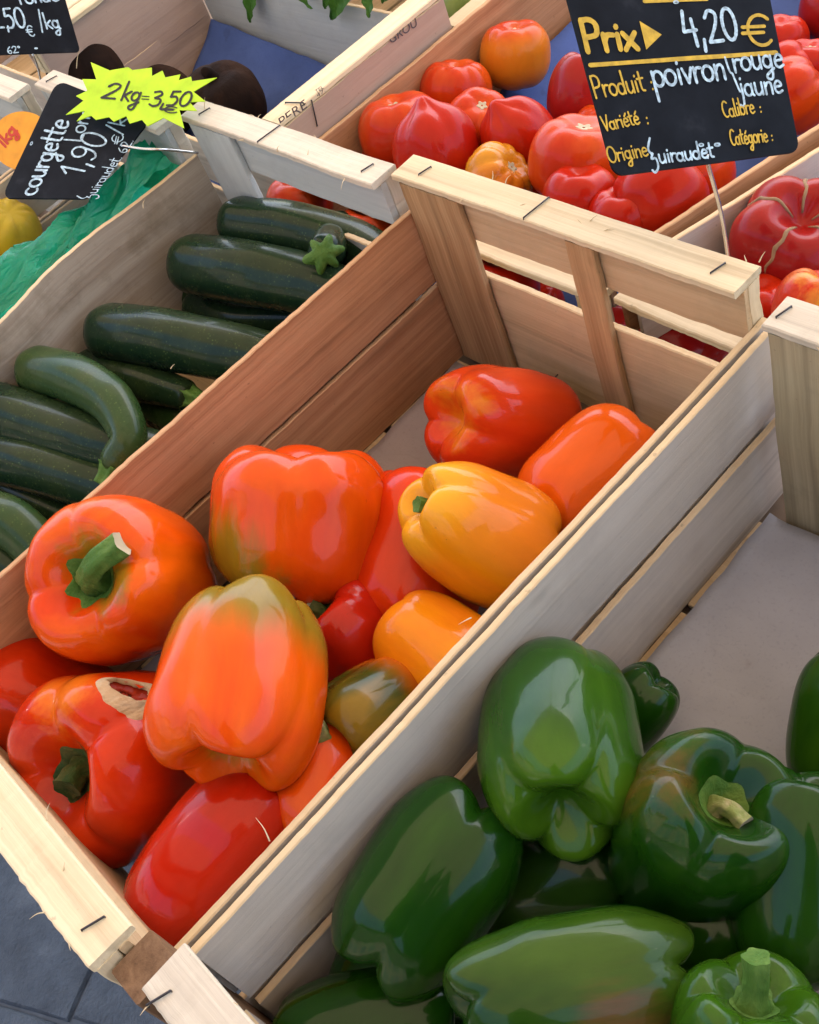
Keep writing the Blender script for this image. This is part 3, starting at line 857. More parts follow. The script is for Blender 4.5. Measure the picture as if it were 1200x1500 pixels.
pepper((0.2585, 0.1190, 0.0800), (-0.5201, 0.8541, 0.0016), 0, Fruit(0.033, 0.08, 4, 0.114, 0.3, 0.3, 0.0, seed=43), skin('pepper_skin_n', OR1, OR2),
       'small orange pepper peeping out by the right wall, over the long red one', GO)

# torn hole in the red pepper: a real opening with a dried pale rim of torn skin
def torn_hole(o, fr, target, rx, ry, rot):
    M = WORLD[o.name]
    me = o.data
    tl = M.inverted() @ Vector(target)
    best = min(((fr.pt(ph / 60 * math.pi, th / 72 * 2 * math.pi) - tl).length, ph / 60 * math.pi, th / 72 * 2 * math.pi) for ph in range(2, 58) for th in range(72))
    ph0, th0 = best[1], best[2]
    h = 0.01
    p0 = fr.pt(ph0, th0)
    dph = (fr.pt(ph0 + h, th0) - fr.pt(ph0 - h, th0)) / (2 * h)
    dth = (fr.pt(ph0, th0 + h) - fr.pt(ph0, th0 - h)) / (2 * h)
    nrm = dph.cross(dth).normalized()
    if nrm.dot(p0) < 0: nrm = -nrm
    # horizontal direction on the skin
    ex = (M.to_3x3().inverted() @ Vector(rot)).normalized()
    ex = (ex - nrm * ex.dot(nrm)).normalized()
    ey = nrm.cross(ex)
    def on(x, y):
        w = ex * x + ey * y
        A = np.array([[dph.dot(dph), dph.dot(dth)], [dph.dot(dth), dth.dot(dth)]])
        a, b = np.linalg.solve(A, np.array([w.dot(dph), w.dot(dth)]))
        return fr.pt(min(3.1, max(0.02, ph0 + a)), th0 + b)
    V, F = [], []
    n, m = 56, 9
    for k in range(m + 1):
        for i in range(n):
            a = 2 * math.pi * i / n
            jag = 1 + 0.20 * noise.noise(Vector((math.cos(a) * 2.2, math.sin(a) * 2.2, 1))) + 0.10 * noise.noise(Vector((math.cos(a) * 7, math.sin(a) * 7, 2)))
            jo = 1 + 0.22 * noise.noise(Vector((math.cos(a) * 1.8, math.sin(a) * 1.8, 4)))
            t = k / m
            ix, iy = rx * jag * math.cos(a), ry * jag * math.sin(a) + 0
            ox, oy = rx * 1.70 * jo * math.cos(a), ry * 2.6 * jo * math.sin(a) - ry * 0.9
            p = on(ix + (ox - ix) * t, iy + (oy - iy) * t)
            lift = 0.0006 + 0.0012 * (1 - t) * (0.5 + noise.noise(Vector((a * 2, t * 3, 5)))) - (0.0012 if k == m else 0) - (0.0035 if k == 0 else 0)
            V.append(p + nrm * lift)
    for k in range(m):
        for i in range(n):
            F.append((k * n + i, k * n + (i + 1) % n, (k + 1) * n + (i + 1) % n, (k + 1) * n + i))
    mesh_obj('torn_skin', V, F, M_TORN, M, o)
    V = [on(0, 0) - nrm * 0.006]
    for k in range(1, 5):
        for i in range(n):
            a = 2 * math.pi * i / n
            V.append(on(rx * 1.3 * k / 4 * math.cos(a), ry * 1.3 * k / 4 * math.sin(a)) - nrm * (0.006 - 0.0042 * (k / 4) ** 2 + 0.0008 * noise.noise(Vector((a * 2, k, 3)))))
    F = [(0, 1 + i, 1 + (i + 1) % n) for i in range(n)]
    for k in range(3):
        for i in range(n):
            F.append((1 + k * n + i, 1 + k * n + (i + 1) % n, 1 + (k + 1) * n + (i + 1) % n, 1 + (k + 1) * n + i))
    mesh_obj('inner_flesh', V, F, M_FLESH, M, o)
    # cut the opening in the body
    import bmesh
    bmx = bmesh.new(); bmx.from_mesh(me)
    kill = []
    for f in bmx.faces:
        d = f.calc_center_median() - p0
        x, y = d.dot(ex), d.dot(ey)
        if abs(d.dot(nrm)) < 0.02 and (x / (rx * 1.12)) ** 2 + (y / (ry * 1.25)) ** 2 < 1: kill.append(f)
    bmesh.ops.delete(bmx, geom=kill, context='FACES')
    bmx.to_mesh(me); bmx.free()
M_FLESH = skin('dark_flesh', (0.22, 0.012, 0.006), (0.34, 0.03, 0.010), rough=0.5, coat=0.1, scale=60, bstr=0.4)
M_TORN = skin('dried_torn_skin', (0.55, 0.38, 0.22), (0.62, 0.50, 0.34), rough=0.6, coat=0.0, scale=70, bstr=0.4)
torn_hole(o_d, FR_D, (0.1274, 0.0820, 0.1240), 0.0140, 0.0072, (0.6738, 0.6760, -0.2985))

M_CALG = skin('mid_green_calyx', (0.05, 0.12, 0.018), (0.10, 0.17, 0.03), rough=0.45, coat=0.0, scale=90, bstr=0.3)
GG = 'green peppers in the right crate'
G1, G2, GL = (0.006, 0.038, 0.002), (0.015, 0.062, 0.003), (0.032, 0.098, 0.004)
pepper((0.3799, 0.2259, 0.1100), (-0.6971, 0.6552, -0.2912), 40, Fruit(0.0465, 0.112, 4, 0.125, 0.35, 0.30, -0.03, seed=51, shoulder=0.24), skin('pepper_skin_o', G2, GL, (0.048, 0.125, 0.006), (-0.03, -0.06)),
       'green pepper on top of the heap against the board, blossom end to the viewer', GG)
pepper((0.4677, 0.2330, 0.0900), (0.3237, 0.3102, 0.8938), 15, Fruit(0.046, 0.105, 4, 0.142, 0.45, 0.3, 0.08, seed=53, shoulder=0.2), skin('pepper_skin_p', G1, G2, patch=[(LD((0.3237, 0.3102, 0.8938), 15, (-0.4248, -0.1240, 0.8967)), 0.80, 1.1, (0.10, 0.055, 0.010))]),
       'green pepper seen from above with a dry pale stem and a faint red tint', GG, dict(len=0.026, r=0.0050, lean=(0.9822, -0.1778, -0.0614), mat=M_STEMP, cmat=M_CALG, calyx=0.27, n=6, amp=0.05))
pepper((0.3708, 0.1177, 0.0950), (-0.0819, 0.9894, 0.1197), 75, Fruit(0.0435, 0.108, 4, 0.142, 0.3, 0.35, 0.0, seed=57, shoulder=0.2), skin('pepper_skin_q', G1, G2),
       'long green pepper lying slantwise at the left of the green heap', GG)
pepper((0.4731, 0.1251, 0.1050), (-0.5499, -0.7816, 0.2945), 20, Fruit(0.038, 0.118, 4, 0.142, 0.3, 0.3, 0.0, seed=59, shoulder=0.2), skin('pepper_skin_r', G1, (0.034, 0.080, 0.006), patch=[(LD((-0.5499, -0.7816, 0.2945), 20, (0.8556, -0.0244, 0.5171)), 0.70, 1.05, (0.13, 0.060, 0.018))]),
       'green pepper lying crosswise at the bottom with a brownish red patch', GG)
pepper((0.5220, 0.2503, 0.0800), (-0.3364, 0.7447, 0.5764), 0, Fruit(0.040, 0.108, 4, 0.152, 0.3, 0.3, 0.0, seed=61), skin('pepper_skin_s', G1, G2),
       'green pepper standing at the right edge beside the dry stemmed one', GG)
pepper((0.5533, 0.1568, 0.0900), (-0.1890, 0.5252, 0.8298), 30, Fruit(0.040, 0.085, 5, 0.162, 0.35, 0.3, 0.05, seed=63, shoulder=0.24), skin('pepper_skin_t', G2, GL),
       'light green pepper in the bottom right corner with an upright green stem', GG, dict(len=0.034, r=0.0062, lean=(-0.2288, 0.5150, 0.8261), mat=M_STEM, calyx=0.26, n=5, cut=M_STEM))
pepper((0.4813, 0.3508, 0.0500), (-0.1918, 0.6681, 0.7189), 0, Fruit(0.031, 0.085, 4, 0.095, 0.3, 0.3, 0.0, seed=67), skin('pepper_skin_u', G2, GL),
       'green pepper lying alone on the grey paper at the right edge', GG)
pepper((0.3730, 0.2838, 0.0450), (0.2802, 0.8219, 0.4960), 0, Fruit(0.024, 0.065, 4, 0.114, 0.3, 0.3, 0.0, seed=69), skin('pepper_skin_v', G1, G2),
       'green pepper just showing behind the top one, next to the paper', GG)
pepper((0.3959, 0.1731, 0.0300), (0.6517, 0.7204, 0.2374), 0, Fruit(0.042, 0.11, 4, 0.114, 0.3, 0.3, 0.0, seed=71), skin('pepper_skin_x', G1, (0.02, 0.06, 0.008)),
       'dark green pepper in the deep shade in the middle of the green heap', GG)
pepper((0.3855, 0.0407, 0.0600), (0.6021, 0.7971, -0.0453), 0, Fruit(0.036, 0.105, 4, 0.133, 0.3, 0.3, 0.0, seed=73), skin('pepper_skin_y', G1, G2),
       'green pepper cut off at the bottom edge near the crate corner', GG)
pepper((0.3761, 0.0832, 0.0450), (0.4150, 0.8897, 0.1904), 0, Fruit(0.038, 0.10, 4, 0.133, 0.3, 0.3, 0.0, seed=77), skin('pepper_skin_z', G1, (0.02, 0.06, 0.008)),
       'dark green pepper tucked under the slanting long one', GG)

pepper((0.4837, 0.1879, 0.0350), (0.2659, 0.8517, 0.4515), 0, Fruit(0.040, 0.10, 4, 0.14, 0.3, 0.3, 0.0, seed=79), skin('pepper_skin_zz', G1, (0.012, 0.045, 0.002)),
       'dark green pepper deep below the dry stemmed one, between it and the bottom ones', GG)

# ------------------------------------------------------------ courgettes
def courgette_mat(name, a, b):
    return skin(name, a, b, rough=0.26, coat=0.25, speck=(0.11, 0.17, 0.05), scale=22, bstr=0.03)
CM = [courgette_mat('courgette_skin', (0.009, 0.026, 0.012), (0.020, 0.038, 0.014)), courgette_mat('courgette_skin_light', (0.024, 0.058, 0.016), (0.048, 0.072, 0.020))]

def courgette(pts, r, label, mat=0, stem=True, taper=0.85, star=0.0, stem_len=0.022, tip=(0, 0, 0)):
    P = catmull([Vector(p) for p in pts], 14)
    c = sum(P, Vector()) / len(P)
    P = [p - c for p in P]
    n = len(P)
    cum = [0]
    for i in range(1, n): cum.append(cum[-1] + (P[i] - P[i - 1]).length)
    L = cum[-1]
    # extra rings at the blossom end so that it rounds off
    path, rad = [], []
    d0 = (P[0] - P[1]).normalized()
    for k in range(9):
        a = math.pi / 2 * (1 - k / 9)
        path.append(P[0] + d0 * (r * 0.95 * math.sin(a)))
        rad.append(r * max(0.02, math.cos(a)) * 1.0)
    for i in range(n):
        t = cum[i] / L
        path.append(P[i])
        rad.append(r * (1.0 + 0.05 * math.sin(t * 3.1) - (1 - taper) * t ** 1.5))
    if not stem:
        d1 = (P[-1] - P[-2]).normalized()
        for k in range(1, 9):
            a = math.pi / 2 * k / 8
            path.append(P[-1] + d1 * (r * taper * 0.9 * math.sin(a)))
            rad.append(r * taper * max(0.02, math.cos(a)))
    else:
        d1 = (P[-1] - P[-2]).normalized()
        for k in range(1, 6):
            a = math.pi / 2 * k / 6
            path.append(P[-1] + d1 * (r * 0.5 * math.sin(a)))
            rad.append(r * taper * (0.45 + 0.55 * math.cos(a)))
    ns = 40
    V, F = tube(path, rad, ns)
    W_ = []
    for i, p in enumerate(path):
        for k in range(ns):
            v = V[i * ns + k] - p
            a = 2 * math.pi * k / ns
            f = 1 + 0.022 * math.cos(5 * a + 0.4) + 0.03 * noise.noise(V[i * ns + k] * 30 + c * 40)
            W_.append(p + v * f)
    M = Matrix.Translation(c)
    o = mesh_obj('courgette', W_, F, CM[mat], M)
    tag(o, label, 'courgette', 'courgettes in the left crate')
    if stem:
        e = path[-1]
        d = (d1 + Vector(tip) * 0.8).normalized()
        sp = catmull([e - d1 * 0.004, e + d1 * stem_len * 0.4, e + (d1 + d).normalized() * stem_len], 5)
        nn = 20
        V, F = tube(sp, [r * (0.50 - 0.16 * min(1, i / 5)) for i in range(len(sp))], nn)
        V2 = []
        for i, p in enumerate(sp):
            for k in range(nn):
                v = V[i * nn + k] - p
                V2.append(p + v * (1 + 0.2 * math.cos(5 * 2 * math.pi * k / nn) * (1 if i else 1.6)))
        mesh_obj('stem', V2, F, M_STEM, M, o)
    return o

courgette([(-0.2306, 0.4668, 0.1050), (-0.1795, 0.4825, 0.1030), (-0.1211, 0.4991, 0.0950), (-0.0746, 0.5048, 0.0850)], 0.0255, 'courgette farthest back in the left crate, against the bluish post', 0, stem=False)
courgette([(-0.2372, 0.4073, 0.0980), (-0.1672, 0.4245, 0.0980), (-0.1207, 0.4425, 0.0900), (-0.0639, 0.4566, 0.0800)], 0.0295, 'thick blunt courgette, second from the far end of the left crate', 0)
courgette([(-0.2562, 0.3941, 0.0450), (-0.1988, 0.4026, 0.0450), (-0.1381, 0.4342, 0.0450)], 0.018, 'thin dark courgette lying low under the thick blunt one', 0)
courgette([(-0.2382, 0.3022, 0.1000), (-0.1770, 0.3218, 0.1000), (-0.1185, 0.3462, 0.0900), (-0.0607, 0.3737, 0.0750)], 0.0275, 'long courgette with a bluish sheen in the middle of the left crate', 0)
courgette([(-0.2437, 0.2275, 0.1150), (-0.1927, 0.2386, 0.1180), (-0.1354, 0.2413, 0.1150), (-0.0953, 0.2267, 0.1080), (-0.0935, 0.2082, 0.1000)], 0.0225, 'lighter green courgette bent like a hook, on top of the others', 1, taper=0.62, stem_len=0.014)
courgette([(-0.2561, 0.2733, 0.0700), (-0.1878, 0.2869, 0.0720), (-0.1384, 0.2981, 0.0700)], 0.021, 'courgette lying behind the hooked one, its stem near the red board', 0, taper=0.7, tip=(0.2, -0.5, 0.3))
courgette([(-0.3040, 0.1608, 0.1050), (-0.2479, 0.1768, 0.1050), (-0.1869, 0.1957, 0.0950), (-0.1321, 0.2157, 0.0850), (-0.0975, 0.2368, 0.0700)], 0.027, 'courgette with a broad blue reflection under the hooked one, cut by the left edge', 0)
courgette([(-0.2792, 0.1324, 0.0850), (-0.1906, 0.1598, 0.0850), (-0.1176, 0.1882, 0.0700), (-0.0789, 0.2092, 0.0600)], 0.025, 'dark courgette below the blue sheened one', 0)
courgette([(-0.2060, 0.0884, 0.0900), (-0.1504, 0.1091, 0.0900), (-0.1155, 0.1143, 0.0800), (-0.0866, 0.1083, 0.0600)], 0.022, 'courgette at the left edge just above the red side board, nearest of all', 1)
courgette([(-0.2511, 0.1302, 0.0600), (-0.1838, 0.1425, 0.0550), (-0.1369, 0.1532, 0.0450)], 0.020, 'small courgette between the dark one and the nearest one', 0)
courgette([(-0.3379, 0.4030, 0.0400), (-0.2707, 0.4087, 0.0380)], 0.018, 'little courgette end low in the crate behind the long one', 0)
courgette([(-0.1782, 0.0585, 0.0700), (-0.1445, 0.0839, 0.0700), (-0.1096, 0.0895, 0.0550)], 0.022, 'courgette at the very left edge below the nearest light one', 0)
courgette([(-0.2182, 0.1730, 0.0450), (-0.1355, 0.1806, 0.0400), (-0.0962, 0.1869, 0.0300)], 0.020, 'courgette deep against the red board under the dark one', 0, stem=False)
courgette([(-0.2533, 0.2868, 0.0400), (-0.1583, 0.2881, 0.0400), (-0.1032, 0.2909, 0.0300)], 0.020, 'low courgette in the gap right of the hooked one', 1, stem=False)
# star shaped stem end turned to the viewer on the farthest courgette
e = (-0.0845, 0.4578, 0.1250)
V, F = [], []
n = 50
for k in range(4):
    for i in range(n):
        a = 2 * math.pi * i / n
        rr = (0.0, 0.5, 0.85, 1.0)[k] * 0.0145 * (1 + (0.26 * math.cos(6 * a + 0.5 * math.sin(a)) + 0.12 * math.sin(2 * a + 1)) * (k / 3))
        V.append((rr * math.cos(a), rr * math.sin(a), (0.007, 0.006, 0.003, -0.002)[k]))
for k in range(3):
    for i in range(n):
        F.append((k * n + i, k * n + (i + 1) % n, (k + 1) * n + (i + 1) % n, (k + 1) * n + i))
fl = courgette([(-0.1460, 0.5170, 0.0850), (-0.1246, 0.4947, 0.0980), (-0.0980, 0.4685, 0.1150)], 0.019, 'courgette end with a star shaped stem turned to the viewer', 0, stem=False)
mesh_obj('star_stem', V, F, M_STEM, frame(e, (0.5278, 0.8422, -0.1103), (0.5830, -0.4207, 0.6950)), fl)

# ------------------------------------------------------------ tomatoes
TR, TO = (0.42, 0.011, 0.003), (0.60, 0.075, 0.004)
TM = [skin('tomato_red', TR, (0.50, 0.026, 0.003), rough=0.30, coat=0.2, scale=14), skin('tomato_orange_red', (0.48, 0.024, 0.003), TO, rough=0.30, coat=0.2, scale=16),
      skin('tomato_purple_red', (0.27, 0.008, 0.008), (0.36, 0.012, 0.006), rough=0.30, coat=0.2, scale=12), skin('tomato_orange', (0.62, 0.17, 0.010), (0.60, 0.22, 0.016), (0.50, 0.03, 0.006), (0.012, 0.034), rough=0.30, coat=0.2, scale=14),
      skin('tomato_yellow_ribbed', (0.62, 0.25, 0.015), (0.58, 0.14, 0.01), rough=0.25, scale=24), skin('tomato_striped', (0.50, 0.03, 0.008), (0.66, 0.30, 0.03), rough=0.30, coat=0.2, scale=46)]
M_CORK = plain('brown_cork', (0.30, 0.19, 0.10), 0.85)
GT = 'tomatoes in the flat crates'

def tomato(loc, axis, roll, R, H, m, label, n=6, depth=0.05, point=0.0, dip=0.30, seed=1, scar=True, name='tomato'):
    fr = Fruit(R, H, n, depth, dip, 0.06, 0.0, 0.74, 0.85, seed=seed, shoulder=0.06, rough=0.03, point=point, sharp=0.7)
    M = axis_frame(loc, axis, roll)
    V, F = fr.mesh(64, 40)
    o = mesh_obj(name, V, F, TM[m], M)
    tag(o, label, 'tomato', GT)
    tomato.fr, tomato.M = fr, M
    if scar:
        V, F = calyx_mesh(fr, 5, 0.15, 0.2, 0.0006)
        mesh_obj('stem_scar', V, F, M_CUT, M, o)
    return o

UPV = (-0.0384, 0.3009, 0.9529)
tomato((-0.1801, 0.8076, 0.0820), UPV, 0, 0.0375, 0.066, 3, 'orange tomato with a red crown, alone farthest back on the blue paper', 5, 0.03, seed=3)
tomato((-0.1910, 0.7283, 0.0870), (-0.0565, 0.3849, 0.9212), 30, 0.0375, 0.062, 1, 'ribbed red tomato in front of the single orange one', 7, 0.09, seed=5)
tomato((-0.1800, 0.6419, 0.1020), (-0.1451, 0.2473, 0.9580), 10, 0.0430, 0.070, 1, 'largest red tomato at the left, touching the brown board', 6, 0.07, seed=7)
tomato((-0.1048, 0.6210, 0.1120), (0.3007, -0.2752, -0.9131), 0, 0.0410, 0.080, 0, 'red tomato with a pointed ribbed top, just over the rail', 5, 0.13, point=0.35, dip=0.2, seed=9, scar=False)
tomato((-0.1148, 0.6859, 0.0970), (0.4594, 0.0108, 0.8882), 0, 0.0330, 0.056, 1, 'red tomato with a round star scar facing the viewer', 6, 0.06, dip=0.15, seed=11)
tomato((-0.0457, 0.6732, 0.1020), (0.2986, 0.1984, -0.9335), 0, 0.0345, 0.078, 0, 'pointed red tomato right of the star scarred one', 5, 0.08, point=0.30, dip=0.2, seed=13, scar=False)
tomato((-0.0532, 0.7694, 0.0870), (-0.0007, 0.5904, 0.8071), 0, 0.0360, 0.076, 2, 'tall purple red tomato half behind the price board', 5, 0.06, dip=0.3, seed=15)
tomato((-0.0158, 0.7443, 0.0770), UPV, 0, 0.0250, 0.044, 1, 'small orange red tomato peeping out left of the price board', 6, 0.05, seed=17)
tomato((0.0367, 0.6591, 0.1120), (0.0998, 0.3830, 0.9183), 0, 0.0440, 0.072, 1, 'round red tomato with a yellowish star crown below the price board corner', 6, 0.06, dip=0.2, seed=19)
tomato((-0.0258, 0.6207, 0.1050), (0.6972, 0.4394, 0.5665), 0, 0.0330, 0.045, 4, 'orange yellow ribbed tomato just above the rail', 9, 0.14, seed=21)
tomato((0.0721, 0.6182, 0.1120), UPV, 0, 0.0320, 0.056, 0, 'small red tomato behind the middle of the rail', 5, 0.04, seed=23, scar=False)
tomato((0.1338, 0.6468, 0.1120), (0.3847, 0.9063, 0.1748), 0, 0.0375, 0.070, 0, 'long red tomato with an orange cheek under the price board', 5, 0.06, point=0.10, dip=0.15, seed=25, scar=False)
tomato((0.1181, 0.6157, 0.1070), UPV, 0, 0.0290, 0.052, 0, 'red tomato barely showing over the rail, right of the small one', 5, 0.04, seed=27, scar=False)
tomato((0.1225, 0.7052, 0.0870), UPV, 0, 0.0330, 0.056, 1, 'red tomato under the lower right part of the price board', 5, 0.05, seed=29)
tomato((0.0756, 0.7314, 0.0720), UPV, 0, 0.0330, 0.056, 0, 'red tomato hidden behind the lower edge of the price board', 5, 0.05, seed=31)
tomato((0.0198, 0.9711, 0.0280), UPV, 0, 0.0300, 0.054, 0, 'red tomato farthest up right of the price board', 5, 0.04, seed=33, scar=False)
tomato((0.0627, 0.9248, 0.0350), (0.5470, 0.6466, 0.5316), 0, 0.0290, 0.052, 0, 'red tomato between two others at the right of the price board', 5, 0.08, seed=35, scar=False)
tomato((0.1040, 0.8749, 0.0500), (0.5776, 0.6706, 0.4655), 0, 0.0360, 0.058, 1, 'orange red ribbed tomato next to the thin double board', 7, 0.10, seed=37, scar=False)
tomato((0.0449, 0.7933, 0.0470), UPV, 0, 0.0330, 0.056, 0, 'red tomato right behind the middle of the price board', 5, 0.05, seed=39)
tomato((-0.2396, 0.5371, 0.0720), UPV, 0, 0.034, 0.058, 1, 'tomato seen only through the gap behind the courgettes', 5, 0.05, seed=45, scar=False)
tomato((-0.1266, 0.5347, 0.0720), UPV, 0, 0.034, 0.058, 1, 'tomato glimpsed through the slit beside the middle crate', 5, 0.05, seed=46, scar=False)
tomato((0.0377, 0.5391, 0.0670), UPV, 0, 0.034, 0.058, 0, 'tomato glimpsed through the end boards left of the slat', 5, 0.05, seed=47, scar=False)
tomato((-0.0455, 0.572, 0.004), UPV, 0, 0.034, 0.06, 0, 'red tomato showing through the end gap left of the narrow slat', 5, 0.05, seed=81, scar=False)
tomato((0.0220, 0.572, 0.004), UPV, 0, 0.034, 0.06, 0, 'red tomato showing through the end gap just beside the narrow slat', 5, 0.05, seed=82, scar=False)
tomato((0.1208, 0.572, 0.004), UPV, 0, 0.036, 0.06, 2, 'dark red tomato showing through the end gap right of the narrow slat', 5, 0.05, seed=83, scar=False)
tomato((0.2140, 0.572, 0.004), UPV, 0, 0.036, 0.06, 2, 'dark red tomato showing through the end gap near the grey divider', 5, 0.05, seed=84, scar=False)
tomato((-0.2229, 0.6363, 0.0600), UPV, 0, 0.034, 0.060, 0, 'red tomato low at the left end of the tomato crate, behind the grey rail', 5, 0.05, seed=91, scar=False)
tomato((-0.0326, 0.6784, 0.0600), UPV, 0, 0.034, 0.058, 1, 'red tomato wedged between the yellowish ribbed one and the small one', 6, 0.06, seed=92)
tomato((-0.0025, 0.7697, 0.0400), UPV, 0, 0.034, 0.058, 0, 'red tomato straight behind the lower middle of the price board', 6, 0.06, seed=93)
tomato((0.0737, 0.9418, 0.0300), UPV, 0, 0.030, 0.052, 0, 'red tomato at the back right, at the edge of the picture', 5, 0.05, seed=94)
tomato((0.2298, 0.6606, 0.0550), UPV, 0, 0.032, 0.056, 0, 'red tomato below the very large ribbed one, over the rail end', 5, 0.05, seed=95, scar=False)
# the big ribbed ones
bigT = tomato((0.2526, 0.6564, 0.1020), (0.2940, -0.0593, 0.9540), 40, 0.0500, 0.070, 2, 'very large dark red ribbed tomato with brown corky seams', 5, 0.26, dip=0.55, seed=48, scar=False)
# brown corky seams in its grooves
fr, M = tomato.fr, tomato.M
prev = None
ths = [2 * math.pi * i / 360 for i in range(360)]
gs = [fr.f(a)[0] for a in ths]
for i in range(360):
    if gs[i] < gs[i - 1] and gs[i] <= gs[(i + 1) % 360] and gs[i] < 0.6:
        P = [fr.pt(0.10 + 1.55 * k / 24, ths[i] + 0.03 * math.sin(k * 0.9)) for k in range(25)]
        P = [p - p.normalized() * 0.0007 for p in P]
        V, F = tube(P, [0.0004 + 0.0016 * math.sin(math.pi * min(1, (k + 2) / 26)) * (1 + 0.4 * noise.noise(Vector((k * 0.7, i, 0)))) for k in range(25)], 8)
        mesh_obj('corky_seam', V, F, M_CORK, M, bigT)
tomato((0.3252, 0.5700, 0.1321), (0.0584, 0.6127, 0.7882), 0, 0.0290, 0.050, 5, 'small tomato striped red and yellow behind the grey rail', 7, 0.06, seed=50, scar=False)
tomato((0.2607, 0.5900, 0.0869), UPV, 0, 0.0290, 0.050, 0, 'red tomato squeezed between the two crate rails', 5, 0.05, seed=52, scar=False)
tomato((0.1706, 0.576, 0.004), (0.9010, 0.2311, -0.3672), 0, 0.0400, 0.082, 2, 'dark red tomato seen through the end gap of the middle crate', 5, 0.05, seed=54, scar=False)
tomato((0.0370, 1.0345, 0.0300), UPV, 0, 0.0300, 0.054, 2, 'dark red tomato at the top right edge', 5, 0.05, seed=56, scar=False)

# pale green round vegetable beside the stamped board, beetroots, yellow melons
M_PGREEN = skin('pale_green_skin', (0.16, 0.22, 0.05), (0.24, 0.29, 0.08), rough=0.4, coat=0.1, scale=20)
fr = Fruit(0.026, 0.05, 4, 0.06, 0.1, 0.1, 0.0, 0.62, 0.9, seed=60)
V, F = fr.mesh(40, 26)
tag(mesh_obj('green_tomato', V, F, M_PGREEN, axis_frame((-0.3003, 0.8595, 0.0850), (0, 0, 1), 0)), 'smooth pale green tomato at the end of the stamped board', 'tomato')
M_BEET = skin('beetroot_skin', (0.014, 0.008, 0.006), (0.034, 0.016, 0.009), rough=0.85, coat=0.0, scale=26, bstr=0.3)
def beet(loc, R, label):
    fr = Fruit(R, R * 1.8, 3, 0.03, 0.1, 0.0, 0.02, 0.8, 0.9, seed=int(R * 9000), point=0.2, rough=0.06)
    V, F = fr.mesh(56, 36)
    o = mesh_obj('beetroot', V, F, M_BEET, axis_frame(loc, (0.2, -0.1, 1), 0))
    tag(o, label, 'beetroot', 'beetroots in the far crate')
    P = catmull([Vector((0, 0, R * 0.75)), Vector((0.003, 0, R * 1.0)), Vector((0.008, 0.004, R * 1.15))], 4)
    V, F = tube(P, [0.009, 0.009, 0.008, 0.008, 0.007, 0.007, 0.006, 0.006, 0.005][:len(P)], 10)
    mesh_obj('root_crown', V, F, M_BEET, axis_frame(loc, (0.2, -0.1, 1), 0), o)
beet((-0.5210, 0.6466, 0.0550), 0.050, 'dark beetroot right of the starburst, beside the pale rail')
beet((-0.7419, 0.5948, 0.0850), 0.050, 'dark brown beetroot behind the starburst at the left, below the black price slate')
beet((-0.6472, 0.6304, 0.0400), 0.044, 'beetroot hidden behind the fluorescent starburst')
M_MEL = skin('yellow_rind', (0.66, 0.40, 0.012), (0.62, 0.27, 0.012), (0.55, 0.40, 0.04), (0.0, 0.04), rough=0.4, coat=0.1, scale=22)
def melon(loc, R, ax, label):
    fr = Fruit(R, R * 2.1, 8, 0.03, 0.05, 0.05, 0.0, 0.8, 0.9, seed=5)
    V, F = fr.mesh(56, 36)
    tag(mesh_obj('yellow_melon', V, F, M_MEL, axis_frame(loc, ax, 0)), label, 'melon', 'yellow melons beside the green bag')
melon((-0.5159, 0.3376, 0.0950), 0.036, (0.5, 0.3, 0.8), 'yellow melon at the left edge below the courgette slate')
melon((-0.5537, 0.2911, 0.0700), 0.036, (0.1, 0.9, 0.2), 'yellow melon mostly beyond the left edge')

# ------------------------------------------------------------ green plastic bag
def plastic():
    m, t, b = new_mat('green_plastic')
    v = obj_coords(t)
    n = noise_n(t, v, 22, 4)
    c = ramp(t, n, [(0.3, (0.008, 0.24, 0.14)), (0.7, (0.02, 0.46, 0.29))])
    t.links.new(c, b.inputs['Base Color'])
    b.inputs['Roughness'].default_value = 0.22
    b.inputs['Specular IOR Level'].default_value = 0.7
    tr = t.nodes.new('ShaderNodeBsdfTranslucent')
    tr.inputs['Color'].default_value = (0.03, 0.70, 0.42, 1)
    mx = t.nodes.new('ShaderNodeMixShader')
    mx.inputs[0].default_value = 0.45
    t.links.new(b.outputs[0], mx.inputs[1]); t.links.new(tr.outputs[0], mx.inputs[2])
    t.links.new(mx.outputs[0], t.nodes['Material Output'].inputs['Surface'])
    bump(t, b, noise_n(t, obj_coords(t, (1, 0.3, 1)), 90, 4, 0.6, 1.0), 0.9, 0.006)
    return m
M_BAG = plastic()
def ridged(p):
    return 1 - 2 * abs(noise.noise(p))
V = []
nu, nv = 110, 46
for i in range(nu):
    for j in range(nv):
        s_, t_ = i / (nu - 1), j / (nv - 1)
        y = 0.10 + 0.358 * s_
        x = -0.296 - 0.125 * t_ * (0.75 + 0.25 * math.sin(s_ * 5))
        z = 0.135 + 0.020 * math.sin(t_ * math.pi) + 0.02 * s_ - 0.075 * t_ ** 2.2
        q = Vector((x * 46 + y * 12, y * 7 - x * 4, 2))
        z += 0.015 * (1 - 0.5 * s_) * ridged(q) * (0.3 + 0.7 * math.sin(t_ * math.pi)) + 0.010 * ridged(q * 2.1 + Vector((4, 1, 0)))
        x += 0.008 * noise.noise(q * 1.3 + Vector((9, 0, 0)))
        # gathered peak at the far end
        pk = math.exp(-(((y - 0.435) / 0.025) ** 2 + ((x + 0.325) / 0.03) ** 2))
        z += 0.008 * pk
        x = min(x, -0.2925)
        V.append((x, y, z))
bag = mesh_obj('plastic_bag', V, grid_faces(nu, nv), M_BAG)
tag(bag, 'crumpled green plastic bag lying along the courgette crate', 'plastic bag')
V = []
